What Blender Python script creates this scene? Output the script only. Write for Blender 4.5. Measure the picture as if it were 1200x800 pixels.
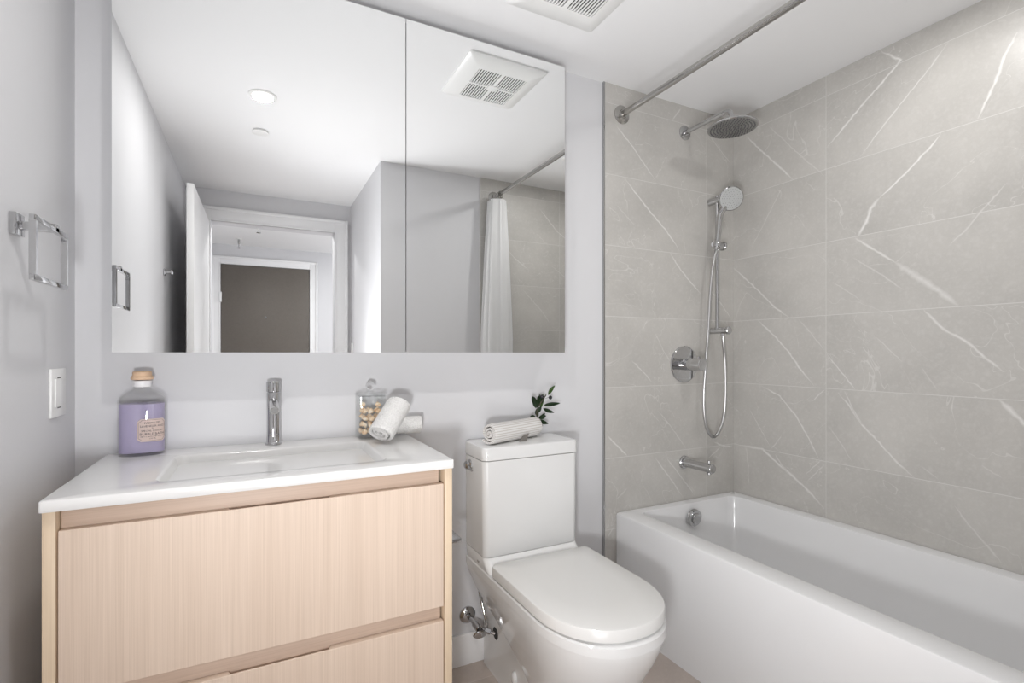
import bpy, bmesh, math, random
from mathutils import Vector, Matrix
from math import sin, cos, pi, radians
random.seed(7)
SC = bpy.context.scene
COL = SC.collection
for o in list(bpy.data.objects):
    bpy.data.objects.remove(o)

# ------------------------------------------------------------------ camera, exposure, light
EYE = 1.1715                      # camera height; room: back wall plane y=0, floor z=0
CEIL = 2.347
XR = 2.16                         # tiled wall on the right
XL = -0.44                        # painted wall on the left
cam = bpy.data.cameras.new('camera')
cam.sensor_width = 36.0
cam.lens = 589.85 * 36.0 / 1200.0
cam.shift_y = 13.285 / 1200.0
cam.clip_start = 0.02
camo = bpy.data.objects.new('camera', cam)
camo.location = (0.0, -1.762, EYE)
camo.rotation_euler = (radians(90), 0, -0.471819)
COL.objects.link(camo)
SC.camera = camo

SC.view_settings.view_transform = 'Standard'
SC.view_settings.look = 'None'
SC.view_settings.gamma = 1.0
SC.view_settings.use_curve_mapping = False
SC.view_settings.exposure = 0.02
SC.cycles.max_bounces = 14
SC.cycles.diffuse_bounces = 8
SC.cycles.glossy_bounces = 6
SC.cycles.transmission_bounces = 10
SC.cycles.sample_clamp_indirect = 6.0
SC.cycles.caustics_refractive = True
SC.cycles.use_denoising = True

world = bpy.data.worlds.new('world')
SC.world = world
world.use_nodes = True
bg = world.node_tree.nodes['Background']
bg.inputs[0].default_value = (0.93, 0.96, 1.0, 1)
bg.inputs[1].default_value = 1.0

LAMP_POS = [(0.0312, -1.016), (1.71, -1.0)]          # recessed lights in the bathroom ceiling
LAMP_W = [6.5, 4.2]
HALL_FILL_POS = [(0.15, -3.15), (1.35, -3.75)]  # out-of-view ceiling lamps added to brighten the hall and doorway
HALL_FILL_W = 10.0


def area(name, loc, rot, sx, sy, w, color=(1, 1, 1), shape='RECTANGLE', spread=pi):
    l = bpy.data.lights.new(name, 'AREA')
    l.shape = shape
    l.size = sx
    l.size_y = sy
    l.energy = w
    l.color = color
    l.spread = spread
    o = bpy.data.objects.new(name, l)
    o.location = loc
    o.rotation_euler = rot
    COL.objects.link(o)
    return o


# unseen area lamp added as hall fill, standing in for daylight
area('hall_fill', (1.95, -3.7, 1.25), (0, radians(90), 0), 2.0, 1.6, 19.0, (0.95, 0.97, 1.0))

# photographer's flash bounced off the ceiling, plus an unseen soft spot added as fill
def flash(name, loc, aim, energy, cone, blend, radius, color=(0.985, 0.99, 1.0)):
    l = bpy.data.lights.new(name, 'SPOT')
    l.energy = energy
    l.spot_size = radians(cone)
    l.spot_blend = blend
    l.shadow_soft_size = radius
    l.color = color
    o = bpy.data.objects.new(name, l)
    o.location = loc
    o.rotation_euler = Vector(aim).to_track_quat('-Z', 'Y').to_euler()
    COL.objects.link(o)
    return o


flash('bounce_flash', (0.15, -1.80, 0.45), (0.80, 0.35, 1.0), 76.0, 130, 1.0, 0.40)
flash('soft_fill', (-0.12, -1.77, 0.86), (0.76, 1.0, 0.50), 60.0, 150, 1.0, 0.07)

# ------------------------------------------------------------------ materials
MATS = {}


def newmat(name):
    m = bpy.data.materials.new(name)
    m.use_nodes = True
    nt = m.node_tree
    return m, nt, nt.nodes['Principled BSDF']


def simple(name, col, rough=0.5, metal=0.0, spec=0.5, bump=0.0, bscale=200.0, coat=0.0, mottling=0.0):
    if name in MATS:
        return MATS[name]
    m, nt, p = newmat(name)
    p.inputs['Base Color'].default_value = (*col, 1)
    p.inputs['Roughness'].default_value = rough
    p.inputs['Metallic'].default_value = metal
    p.inputs['Specular IOR Level'].default_value = spec
    if coat:
        p.inputs['Coat Weight'].default_value = coat
        p.inputs['Coat Roughness'].default_value = 0.05
    if bump or mottling:
        tc = nt.nodes.new('ShaderNodeTexCoord')
        n = nt.nodes.new('ShaderNodeTexNoise')
        n.inputs['Scale'].default_value = bscale
        n.inputs['Detail'].default_value = 3
        nt.links.new(tc.outputs['Object'], n.inputs['Vector'])
        if bump:
            b = nt.nodes.new('ShaderNodeBump')
            b.inputs['Strength'].default_value = bump
            b.inputs['Distance'].default_value = 0.004 if bump >= 1 else 0.002
            nt.links.new(n.outputs['Fac'], b.inputs['Height'])
            nt.links.new(b.outputs['Normal'], p.inputs['Normal'])
        if mottling:
            r = nt.nodes.new('ShaderNodeMix')
            r.data_type = 'RGBA'
            r.inputs['A'].default_value = (*[c * (1 - mottling) for c in col], 1)
            r.inputs['B'].default_value = (*[min(1, c * (1 + mottling)) for c in col], 1)
            nt.links.new(n.outputs['Fac'], r.inputs['Factor'])
            nt.links.new(r.outputs['Result'], p.inputs['Base Color'])
    MATS[name] = m
    return m


def nmath(nt, op, a, b=None, c=None):
    n = nt.nodes.new('ShaderNodeMath')
    n.operation = op
    for i, v in enumerate((a, b, c)):
        if v is None:
            continue
        if isinstance(v, (int, float)):
            n.inputs[i].default_value = v
        else:
            nt.links.new(v, n.inputs[i])
    return n.outputs[0]


def nmix(nt, fac, a, b):
    n = nt.nodes.new('ShaderNodeMix')
    n.data_type = 'RGBA'
    for k, v in (('Factor', fac), ('A', a), ('B', b)):
        if isinstance(v, (int, float)):
            n.inputs[k].default_value = v
        elif isinstance(v, tuple):
            n.inputs[k].default_value = (*v, 1)
        else:
            nt.links.new(v, n.inputs[k])
    return n.outputs['Result']


def noise(nt, vec, scale, detail=4.0, rough=0.55, dist=0.0):
    n = nt.nodes.new('ShaderNodeTexNoise')
    n.inputs['Scale'].default_value = scale
    n.inputs['Detail'].default_value = detail
    n.inputs['Roughness'].default_value = rough
    n.inputs['Distortion'].default_value = dist
    nt.links.new(vec, n.inputs['Vector'])
    return n.outputs['Fac']


def ramp(nt, fac, stops):
    n = nt.nodes.new('ShaderNodeValToRGB')
    e = n.color_ramp.elements
    while len(e) < len(stops):
        e.new(0.5)
    for i, (p, c) in enumerate(stops):
        e[i].position = p
        e[i].color = (*c, 1) if isinstance(c, tuple) else (c, c, c, 1)
    nt.links.new(fac, n.inputs['Fac'])
    return n.outputs['Color']


def tile_material(name, axis, u0, du, w0, dw, base, grout, vein, rough=0.34, gw=0.0013, waxis='Z'):
    """stone-look tile in a straight grid; axis = horizontal world axis of the wall"""
    m, nt, p = newmat(name)
    geo = nt.nodes.new('ShaderNodeNewGeometry')
    sep = nt.nodes.new('ShaderNodeSeparateXYZ')
    nt.links.new(geo.outputs['Position'], sep.inputs[0])

    def line(coord, c0, dc):
        t = nmath(nt, 'DIVIDE', nmath(nt, 'SUBTRACT', coord, c0), dc)
        f = nmath(nt, 'FRACT', nmath(nt, 'ADD', t, 100.5))
        d = nmath(nt, 'MULTIPLY', nmath(nt, 'ABSOLUTE', nmath(nt, 'SUBTRACT', f, 0.5)), dc)
        cell = nmath(nt, 'FLOOR', nmath(nt, 'ADD', t, 100.0))
        return nmath(nt, 'LESS_THAN', d, gw), cell
    g1, c1 = line(sep.outputs[axis], u0, du)
    g2, c2 = line(sep.outputs[waxis], w0, dw)
    g = nmath(nt, 'MAXIMUM', g1, g2)
    # every tile shifts the cloud pattern so neighbours differ
    comb = nt.nodes.new('ShaderNodeCombineXYZ')
    nt.links.new(nmath(nt, 'MULTIPLY', c1, 3.17), comb.inputs[0])
    nt.links.new(nmath(nt, 'MULTIPLY', c2, 5.71), comb.inputs[1])
    add = nt.nodes.new('ShaderNodeVectorMath')
    add.operation = 'ADD'
    nt.links.new(geo.outputs['Position'], add.inputs[0])
    nt.links.new(comb.outputs[0], add.inputs[1])
    n1 = noise(nt, add.outputs[0], 3.2, 6, 0.62, 0.4)
    n2 = noise(nt, add.outputs[0], 38.0, 5, 0.7)
    n3 = noise(nt, add.outputs[0], 240.0, 2, 0.6)
    dk = tuple(c * 0.9 for c in base)
    lt = tuple(min(1, c * 1.1) for c in base)
    col = nmix(nt, ramp(nt, n1, [(0.32, 0.0), (0.7, 1.0)]), dk, lt)
    col = nmix(nt, nmath(nt, 'MULTIPLY', nmath(nt, 'ABSOLUTE', nmath(nt, 'SUBTRACT', n2, 0.5)), 0.9), col, vein)
    col = nmix(nt, nmath(nt, 'MULTIPLY', n3, 0.12), col, tuple(c * 0.7 for c in base))
    # hairline veins
    h = noise(nt, add.outputs[0], 2.3, 4, 0.5, 1.1)
    hv = nmath(nt, 'LESS_THAN', nmath(nt, 'ABSOLUTE', nmath(nt, 'SUBTRACT', h, 0.47)), 0.0016)
    col = nmix(nt, nmath(nt, 'MULTIPLY', hv, 0.28), col, vein)
    at = nt.nodes.new('ShaderNodeAttribute')
    at.attribute_name = 'vein'
    vn = nmath(nt, 'MULTIPLY', at.outputs['Fac'], nmath(nt, 'ADD', 0.45, nmath(nt, 'MULTIPLY', noise(nt, geo.outputs['Position'], 60.0, 3), 1.0)))
    col = nmix(nt, nmath(nt, 'MINIMUM', vn, 1.0), col, vein)
    col = nmix(nt, g, col, grout)
    nt.links.new(col, p.inputs['Base Color'])
    p.inputs['Roughness'].default_value = rough
    b = nt.nodes.new('ShaderNodeBump')
    b.inputs['Strength'].default_value = 0.25
    b.inputs['Distance'].default_value = 0.001
    nt.links.new(nmath(nt, 'SUBTRACT', 1.0, g), b.inputs['Height'])
    nt.links.new(b.outputs['Normal'], p.inputs['Normal'])
    MATS[name] = m
    return m


def wood_material(name, base, axis, contrast=0.12):
    """pale oak veneer with a fine straight grain running along axis"""
    m, nt, p = newmat(name)
    geo = nt.nodes.new('ShaderNodeNewGeometry')
    mp = nt.nodes.new('ShaderNodeMapping')
    sc = [420.0, 420.0, 420.0]
    sc['XYZ'.index(axis)] = 3.0
    mp.inputs['Scale'].default_value = sc
    nt.links.new(geo.outputs['Position'], mp.inputs['Vector'])
    n1 = noise(nt, mp.outputs[0], 1.0, 3, 0.6)
    mp2 = nt.nodes.new('ShaderNodeMapping')
    sc2 = [48.0, 48.0, 48.0]
    sc2['XYZ'.index(axis)] = 0.7
    mp2.inputs['Scale'].default_value = sc2
    nt.links.new(geo.outputs['Position'], mp2.inputs['Vector'])
    n2 = noise(nt, mp2.outputs[0], 1.0, 4, 0.6, 0.3)
    dk = tuple(c * (1 - contrast * s) for c, s in zip(base, (0.9, 1.15, 1.35)))
    lt = tuple(min(1, c * (1 + contrast * 0.6)) for c in base)
    f = nmath(nt, 'ADD', nmath(nt, 'MULTIPLY', n1, 0.65), nmath(nt, 'MULTIPLY', n2, 0.45))
    col = nmix(nt, ramp(nt, f, [(0.36, 0.0), (0.72, 1.0)]), dk, lt)
    nt.links.new(col, p.inputs['Base Color'])
    p.inputs['Roughness'].default_value = 0.5
    b = nt.nodes.new('ShaderNodeBump')
    b.inputs['Strength'].default_value = 0.12
    b.inputs['Distance'].default_value = 0.0006
    nt.links.new(n1, b.inputs['Height'])
    nt.links.new(b.outputs['Normal'], p.inputs['Normal'])
    MATS[name] = m
    return m


def emissive(name, col, strength):
    m, nt, p = newmat(name)
    p.inputs['Base Color'].default_value = (0.9, 0.9, 0.9, 1)
    p.inputs['Emission Color'].default_value = (*col, 1)
    p.inputs['Emission Strength'].default_value = strength
    MATS[name] = m
    return m


def glass(name, col=(1, 1, 1), rough=0.0, ior=1.45):
    m, nt, p = newmat(name)
    p.inputs['Base Color'].default_value = (*col, 1)
    p.inputs['Roughness'].default_value = rough
    p.inputs['IOR'].default_value = ior
    p.inputs['Transmission Weight'].default_value = 1.0
    MATS[name] = m
    return m


M_wall = simple('wall_paint', (0.64, 0.64, 0.655), 0.55, bump=0.02, bscale=400)
M_ceil = simple('ceiling_paint', (0.80, 0.80, 0.805), 0.7)
M_trim = simple('white_trim_paint', (0.82, 0.82, 0.825), 0.35)
M_door = simple('white_door_paint', (0.80, 0.80, 0.80), 0.35)
M_brown = simple('taupe_door_paint', (0.115, 0.10, 0.085), 0.5, mottling=0.12, bscale=60)
M_ceramic = simple('white_ceramic', (0.72, 0.72, 0.715), 0.08, coat=0.3)
M_lid = simple('white_seat_plastic', (0.70, 0.695, 0.68), 0.16)
M_acrylic = simple('white_acrylic', (0.76, 0.76, 0.765), 0.14)
M_counter = simple('white_counter', (0.74, 0.735, 0.725), 0.12)
M_chrome = simple('chrome', (0.54, 0.54, 0.545), 0.05, 1.0)
M_chrome_dark = simple('satin_chrome', (0.45, 0.45, 0.45), 0.22, 1.0)
M_nickel = simple('brushed_nickel', (0.46, 0.45, 0.43), 0.20, 1.0)
M_hose = simple('hose_steel', (0.60, 0.60, 0.60), 0.28, 1.0)
M_mirror = simple('mirror_glass', (0.93, 0.94, 0.94), 0.0, 1.0)
M_cab = simple('cabinet_white', (0.75, 0.75, 0.75), 0.4)
M_gapdark = simple('dark_gap', (0.05, 0.05, 0.05), 0.7)
M_plastic = simple('white_plastic', (0.82, 0.82, 0.81), 0.3)
M_nozzle = simple('nozzle_rubber', (0.10, 0.10, 0.10), 0.5)
M_towel = simple('white_terry', (0.74, 0.73, 0.715), 0.95, bump=1.0, bscale=230, mottling=0.22)
M_curtain = simple('curtain_cloth', (0.97, 0.97, 0.97), 0.8, bump=0.1, bscale=500)
M_cork = simple('cork_wood', (0.66, 0.46, 0.31), 0.6, mottling=0.15, bscale=90)
M_leaf = simple('olive_leaf', (0.018, 0.045, 0.014), 0.45, mottling=0.4, bscale=60)
M_leaf2 = simple('young_leaf', (0.07, 0.14, 0.03), 0.45, mottling=0.3, bscale=60)
M_olive = simple('olive_fruit', (0.012, 0.012, 0.016), 0.3)
M_stem = simple('olive_stem', (0.05, 0.045, 0.025), 0.7)
M_paper = simple('label_paper', (0.92, 0.80, 0.73), 0.7)
M_ink = simple('label_ink', (0.12, 0.07, 0.06), 0.7)
M_tag = simple('grey_tag', (0.30, 0.28, 0.26), 0.8)
M_glass = glass('clear_glass')
M_lilac = glass('lilac_liquid', (0.70, 0.64, 0.88), 0.0, 1.1)
M_lilac.node_tree.nodes['Principled BSDF'].inputs['Transmission Weight'].default_value = 0.45


def thin_glass(name, tint, k=1.0):
    """thin-walled glass: clear straight through, with mirror-like edges"""
    m, nt, pr = newmat(name)
    nt.nodes.remove(pr)
    tr = nt.nodes.new('ShaderNodeBsdfTransparent')
    tr.inputs[0].default_value = (*tint, 1)
    gl = nt.nodes.new('ShaderNodeBsdfGlossy')
    gl.inputs['Roughness'].default_value = 0.02
    gl.inputs['Color'].default_value = (0.9, 0.9, 0.9, 1)
    lw = nt.nodes.new('ShaderNodeLayerWeight')
    lw.inputs['Blend'].default_value = 0.5
    fr = nmath(nt, 'ADD', nmath(nt, 'MULTIPLY', nmath(nt, 'POWER', lw.outputs['Facing'], 4.0), 0.5), 0.035)
    mx = nt.nodes.new('ShaderNodeMixShader')
    nt.links.new(nmath(nt, 'MULTIPLY', fr, k), mx.inputs[0])
    nt.links.new(tr.outputs[0], mx.inputs[1])
    nt.links.new(gl.outputs[0], mx.inputs[2])
    nt.links.new(mx.outputs[0], nt.nodes['Material Output'].inputs['Surface'])
    return m


M_jar = thin_glass('thin_jar_glass', (0.965, 0.97, 0.97))
M_bottle = thin_glass('bottle_glass', (0.955, 0.955, 0.95))
M_lens = emissive('lamp_lens', (1.0, 0.98, 0.95), 6.0)
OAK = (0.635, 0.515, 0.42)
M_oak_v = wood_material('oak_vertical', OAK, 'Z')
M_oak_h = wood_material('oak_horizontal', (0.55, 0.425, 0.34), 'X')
M_oak_side = wood_material('oak_side', (0.66, 0.53, 0.385), 'Z', 0.12)
TILE = (0.485, 0.47, 0.445)
GROUT = (0.60, 0.59, 0.57)
VEIN = (0.76, 0.75, 0.73)
M_tile_back = tile_material('tile_back', 'X', 1.9685, 0.62, 1.9507, 0.31, TILE, GROUT, VEIN)
M_tile_right = tile_material('tile_right', 'Y', -0.4639, 0.62, 1.9507, 0.31, TILE, GROUT, VEIN)
M_tile_floor = tile_material('tile_floor', 'X', 0.86, 0.31, -0.1, 0.62, (0.50, 0.43, 0.385), (0.60, 0.54, 0.50), (0.66, 0.60, 0.55), 0.35, 0.0015, 'Y')


def shell_mat():
    m, nt, p = newmat('shell_surface')
    geo = nt.nodes.new('ShaderNodeNewGeometry')
    n1 = noise(nt, geo.outputs['Position'], 70.0, 3)
    nt.links.new(ramp(nt, n1, [(0.3, (0.80, 0.50, 0.28)), (0.5, (0.88, 0.70, 0.50)), (0.7, (0.92, 0.86, 0.76))]), p.inputs['Base Color'])
    p.inputs['Roughness'].default_value = 0.5
    return m


def stripe_mat():
    m, nt, p = newmat('striped_terry')
    at = nt.nodes.new('ShaderNodeAttribute')
    at.attribute_name = 'turn'
    s = nmath(nt, 'SINE', nmath(nt, 'MULTIPLY', at.outputs['Fac'], 2 * pi * 24))
    col = nmix(nt, nmath(nt, 'GREATER_THAN', s, 0.45), (0.76, 0.75, 0.735), (0.56, 0.52, 0.49))
    tc = nt.nodes.new('ShaderNodeTexCoord')
    n = noise(nt, tc.outputs['Object'], 420.0, 3)
    nt.links.new(nmix(nt, nmath(nt, 'MULTIPLY', n, 0.25), col, (0.75, 0.74, 0.72)), p.inputs['Base Color'])
    b = nt.nodes.new('ShaderNodeBump')
    b.inputs['Strength'].default_value = 1.0
    b.inputs['Distance'].default_value = 0.002
    nt.links.new(n, b.inputs['Height'])
    nt.links.new(b.outputs['Normal'], p.inputs['Normal'])
    p.inputs['Roughness'].default_value = 0.95
    return m


M_shell = shell_mat()
M_stripe = stripe_mat()


# ------------------------------------------------------------------ mesh helpers (all take world coordinates)
def BM():
    return bmesh.new()


def add_box(bm, x0, x1, y0, y1, z0, z1, bev=0.0, seg=2):
    r = bmesh.ops.create_cube(bm, size=1.0)
    vs = r['verts']
    for v in vs:
        v.co = Vector(((x0 + x1) / 2 + v.co.x * (x1 - x0), (y0 + y1) / 2 + v.co.y * (y1 - y0), (z0 + z1) / 2 + v.co.z * (z1 - z0)))
    if bev > 0:
        es = list({e for v in vs for e in v.link_edges})
        bmesh.ops.bevel(bm, geom=es, offset=bev, segments=seg, profile=0.5, affect='EDGES')
    return bm


def loft(bm, rings, cap0=True, cap1=True, close=True):
    vr = [[bm.verts.new(Vector(p)) for p in r] for r in rings]
    n = len(vr[0])
    for a, b in zip(vr[:-1], vr[1:]):
        for i in range(n if close else n - 1):
            j = (i + 1) % n
            bm.faces.new((a[i], a[j], b[j], b[i]))
    if cap0:
        bm.faces.new(list(reversed(vr[0])))
    if cap1:
        bm.faces.new(vr[-1])
    return vr


def frame_of(d):
    d = Vector(d).normalized()
    up = Vector((0, 0, 1)) if abs(d.z) < 0.95 else Vector((1, 0, 0))
    a = d.cross(up).normalized()
    b = d.cross(a).normalized()
    return d, a, b


def lathe(bm, origin, axis, prof, seg=32, cap0=True, cap1=True, sx=1.0, sy=1.0):
    """prof: (radius, distance along axis)"""
    d, a, b = frame_of(axis)
    o = Vector(origin)
    rings = [[o + d * h + a * (r * cos(2 * pi * i / seg) * sx) + b * (r * sin(2 * pi * i / seg) * sy) for i in range(seg)] for r, h in prof]
    return loft(bm, rings, cap0, cap1)


def cyl(bm, p0, p1, r, r1=None, seg=28, ch=0.0):
    p0, p1 = Vector(p0), Vector(p1)
    L = (p1 - p0).length
    r1 = r if r1 is None else r1
    if ch:
        prof = [(r - ch, 0), (r, ch), (r1, L - ch), (r1 - ch, L)]
    else:
        prof = [(r, 0), (r1, L)]
    return lathe(bm, p0, p1 - p0, prof, seg)


def catmull(pts, k=8):
    P = [Vector(p) for p in pts]
    P = [P[0] * 2 - P[1]] + P + [P[-1] * 2 - P[-2]]
    out = []
    for i in range(1, len(P) - 2):
        for t in range(k):
            t /= k
            a, b, c, d = P[i - 1:i + 3]
            out.append(0.5 * ((2 * b) + (c - a) * t + (2 * a - 5 * b + 4 * c - d) * t * t + (3 * b - a - 3 * c + d) * t ** 3))
    out.append(P[-2])
    return out


def tube(bm, pts, r, seg=14, radii=None, caps=True):
    P = [Vector(p) for p in pts]
    rings = []
    d, a, b = frame_of(P[1] - P[0])
    for i, p in enumerate(P):
        t = (P[min(i + 1, len(P) - 1)] - P[max(i - 1, 0)]).normalized()
        a = (a - t * a.dot(t)).normalized()
        b = t.cross(a)
        rr = radii[i] if radii else r
        rings.append([p + a * (rr * cos(2 * pi * k / seg)) + b * (rr * sin(2 * pi * k / seg)) for k in range(seg)])
    return loft(bm, rings, caps, caps)


def rrect(x0, x1, y0, y1, r, n=8):
    """rounded rectangle outline, counter-clockwise, 4*(n+1) points"""
    out = []
    for cx, cy, a0 in ((x1 - r, y1 - r, 0), (x0 + r, y1 - r, 90), (x0 + r, y0 + r, 180), (x1 - r, y0 + r, 270)):
        for i in range(n + 1):
            a = radians(a0 + 90 * i / n)
            out.append((cx + r * cos(a), cy + r * sin(a)))
    return out


def dshape(cx, hw, yb, yf, ys, n=20, rb=0.02, p=2.2):
    """toilet plan: straight back, straight sides to ys, super-elliptic front to yf"""
    pts = []
    for i in range(5):
        a = radians(90 - 90 * i / 4)
        pts.append((cx + hw - rb + rb * cos(a), yb - rb + rb * sin(a)))
    for i in range(2 * n + 1):
        a = pi * i / (2 * n)
        c, s = cos(a), sin(a)
        pts.append((cx + hw * (abs(c) ** (2 / p)) * (1 if c >= 0 else -1), ys - (ys - yf) * abs(s) ** (2 / p)))
    for i in range(5):
        a = radians(180 - 90 * i / 4)
        pts.append((cx - hw + rb + rb * cos(a), yb - rb + rb * sin(a)))
    return pts


def _origin(o):
    v = Vector((0, 0, 0))
    while o is not None:
        v += o.location
        o = o.parent
    return v


def obj(name, bm, mat, parent=None, smooth=True, angle=35.0, attr=None):
    bmesh.ops.recalc_face_normals(bm, faces=bm.faces[:]) if not attr else None
    me = bpy.data.meshes.new(name)
    if parent is None:
        xs = [v.co for v in bm.verts]
        org = Vector(((min(v.x for v in xs) + max(v.x for v in xs)) / 2, (min(v.y for v in xs) + max(v.y for v in xs)) / 2, min(v.z for v in xs)))
        loc = org
    else:
        org = _origin(parent)
        loc = Vector((0, 0, 0))
    for v in bm.verts:
        v.co -= org
    bm.to_mesh(me)
    bm.free()
    o = bpy.data.objects.new(name, me)
    o.location = loc
    COL.objects.link(o)
    if parent is not None:
        o.parent = parent
    for mm in (mat if isinstance(mat, (list, tuple)) else [mat]):
        me.materials.append(mm)
    if smooth:
        for p in me.polygons:
            p.use_smooth = True
        me.set_sharp_from_angle(angle=radians(angle))
    return o


def tag(o, label, cat, group=None, kind=None):
    o['label'] = label
    o['category'] = cat
    if group:
        o['group'] = group
    if kind:
        o['kind'] = kind
    return o


def thing(name, loc, label, cat, group=None):
    o = bpy.data.objects.new(name, None)
    o.empty_display_size = 0.05
    o.location = loc
    COL.objects.link(o)
    return tag(o, label, cat, group)


def struct(name, bm, mat, label=None, cat=None, smooth=False, parent=None, attr=None):
    o = obj(name, bm, mat, parent, smooth=smooth, attr=attr)
    if parent is None:
        o['kind'] = 'structure'
        if label:
            o['label'] = label
            o['category'] = cat
    return o


def boxs(name, mat, *b, bev=0.0, parent=None, label=None, cat=None):
    return struct(name, add_box(BM(), *b, bev=bev), mat, label, cat, smooth=bev > 0, parent=parent)


def boxp(name, mat, parent, *b, bev=0.0, seg=2):
    return obj(name, add_box(BM(), *b, bev=bev, seg=seg), mat, parent)


def copy_tree(o, parent=None):
    c = o.copy()
    COL.objects.link(c)
    if parent is not None:
        c.parent = parent
    for ch in list(o.children):
        copy_tree(ch, c)
    return c

# ------------------------------------------------------------------ room shell
boxs('floor', M_tile_floor, -0.7, 2.5, -4.95, 0.25, -0.12, 0.0)
boxs('ceiling', M_ceil, -0.7, 2.5, -4.95, 0.25, CEIL, CEIL + 0.12)
boxs('wall_left', M_wall, XL - 0.12, XL, -2.77, 0.13, 0, CEIL)
boxs('wall_back', M_wall, XL, XR + 0.12, 0.01, 0.13, 0, CEIL)

VR = [
(0.005, 0.8, [(-0.072, 2.244), (-0.129, 2.172), (-0.219, 2.068), (-0.317, 1.953)]),
(0.006, 0.9, [(-0.674, 2.34), (-0.742, 2.27), (-0.69, 2.226), (-0.574, 2.134), (-0.503, 2.071), (-0.468, 2.043)]),
(0.0035, 0.75, [(-0.889, 2.261), (-0.834, 2.196), (-0.754, 2.119), (-0.668, 2.032), (-0.598, 1.956)]),
(0.006, 0.9, [(-1.066, 2.191), (-1.037, 2.132), (-1.018, 2.073), (-0.993, 2.012), (-0.968, 1.957)]),
(0.005, 1, [(-0.867, 1.949), (-0.834, 1.91), (-0.754, 1.838), (-0.668, 1.771)]),
(0.01, 0.9, [(-0.668, 1.771), (-0.639, 1.74), (-0.622, 1.691), (-0.592, 1.639)]),
(0.006, 0.8, [(-0.58, 1.635), (-0.634, 1.59), (-0.723, 1.514)]),
(0.014, 0.55, [(-0.723, 1.514), (-0.795, 1.45), (-0.834, 1.415), (-0.882, 1.37), (-0.915, 1.334)]),
(0.006, 0.7, [(-0.813, 1.33), (-0.874, 1.254), (-0.932, 1.216), (-0.986, 1.158), (-1.033, 1.109)]),
(0.009, 0.8, [(-1.021, 1.019), (-1.054, 0.984), (-1.082, 0.949), (-1.139, 0.883)]),
(0.004, 0.45, [(-1.042, 1.72), (-1.01, 1.682), (-0.977, 1.644), (-0.943, 1.599), (-0.889, 1.545)]),
(0.005, 0.7, [(-0.513, 1.006), (-0.56, 0.953), (-0.606, 0.883), (-0.668, 0.824), (-0.726, 0.762), (-0.787, 0.711)]),
(0.004, 0.5, [(-0.54, 1.015), (-0.574, 0.941), (-0.606, 0.886)]),
(0.004, 0.7, [(-0.471, 1.162), (-0.527, 1.091), (-0.58, 1.024)]),
(0.005, 0.75, [(-0.138, 1.329), (-0.236, 1.24), (-0.295, 1.176), (-0.367, 1.078), (-0.413, 1.028)]),
(0.003, 0.4, [(-0.343, 1.321), (-0.398, 1.258), (-0.457, 1.183)]),
(0.0045, 0.7, [(-0.156, 1.013), (-0.253, 0.972), (-0.327, 0.893), (-0.382, 0.809), (-0.435, 0.714)]),
(0.003, 0.5, [(-0.091, 0.9), (-0.147, 0.816), (-0.201, 0.734)]),
(0.007, 0.8, [(-0.032, 0.711), (-0.165, 0.712), (-0.236, 0.661), (-0.319, 0.615), (-0.398, 0.558), (-0.457, 0.507)]),
(0.004, 0.55, [(-0.227, 0.699), (-0.295, 0.618)]),
(0.003, 0.55, [(-0.46, 1.016), (-0.405, 0.961)]),
(0.003, 0.5, [(-0.262, 0.791), (-0.21, 0.72)]),
(0.003, 0.5, [(-0.457, 0.696), (-0.382, 0.607)]),
(0.003, 0.5, [(-0.446, 0.716), (-0.375, 0.635)]),
(0.003, 0.5, [(-0.072, 0.713), (-0.086, 0.619), (-0.086, 0.522)]),
(0.004, 0.45, [(-0.904, 0.642), (-0.95, 0.58), (-0.995, 0.532), (-1.029, 0.488)]),
(0.003, 0.45, [(-0.268, 1.939), (-0.188, 1.811), (-0.1, 1.678)]),
(0.005, 0.7, [(0.003, 1.606), (-0.119, 1.492), (-0.227, 1.384), (-0.299, 1.331)]),
(0.003, 0.4, [(-0.188, 2.252), (-0.359, 2.039), (-0.457, 1.925)]),
(0.004, 0.4, [(-0.574, 1.556), (-0.668, 1.481), (-0.754, 1.405)]),
(0.003, 0.35, [(-0.489, 1.47), (-0.606, 1.38)]),
(0.003, 0.4, [(-0.655, 1.236), (-0.748, 1.137)]),
(0.003, 0.3, [(-0.808, 1.12), (-0.854, 1.042)]),
(0.003, 0.3, [(-0.806, 0.762), (-0.86, 0.721)]),
(0.003, 0.4, [(-0.478, 0.859), (-0.527, 0.795), (-0.567, 0.732)]),
(0.003, 0.35, [(-0.977, 0.796), (-1.031, 0.765)]),
]
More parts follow.
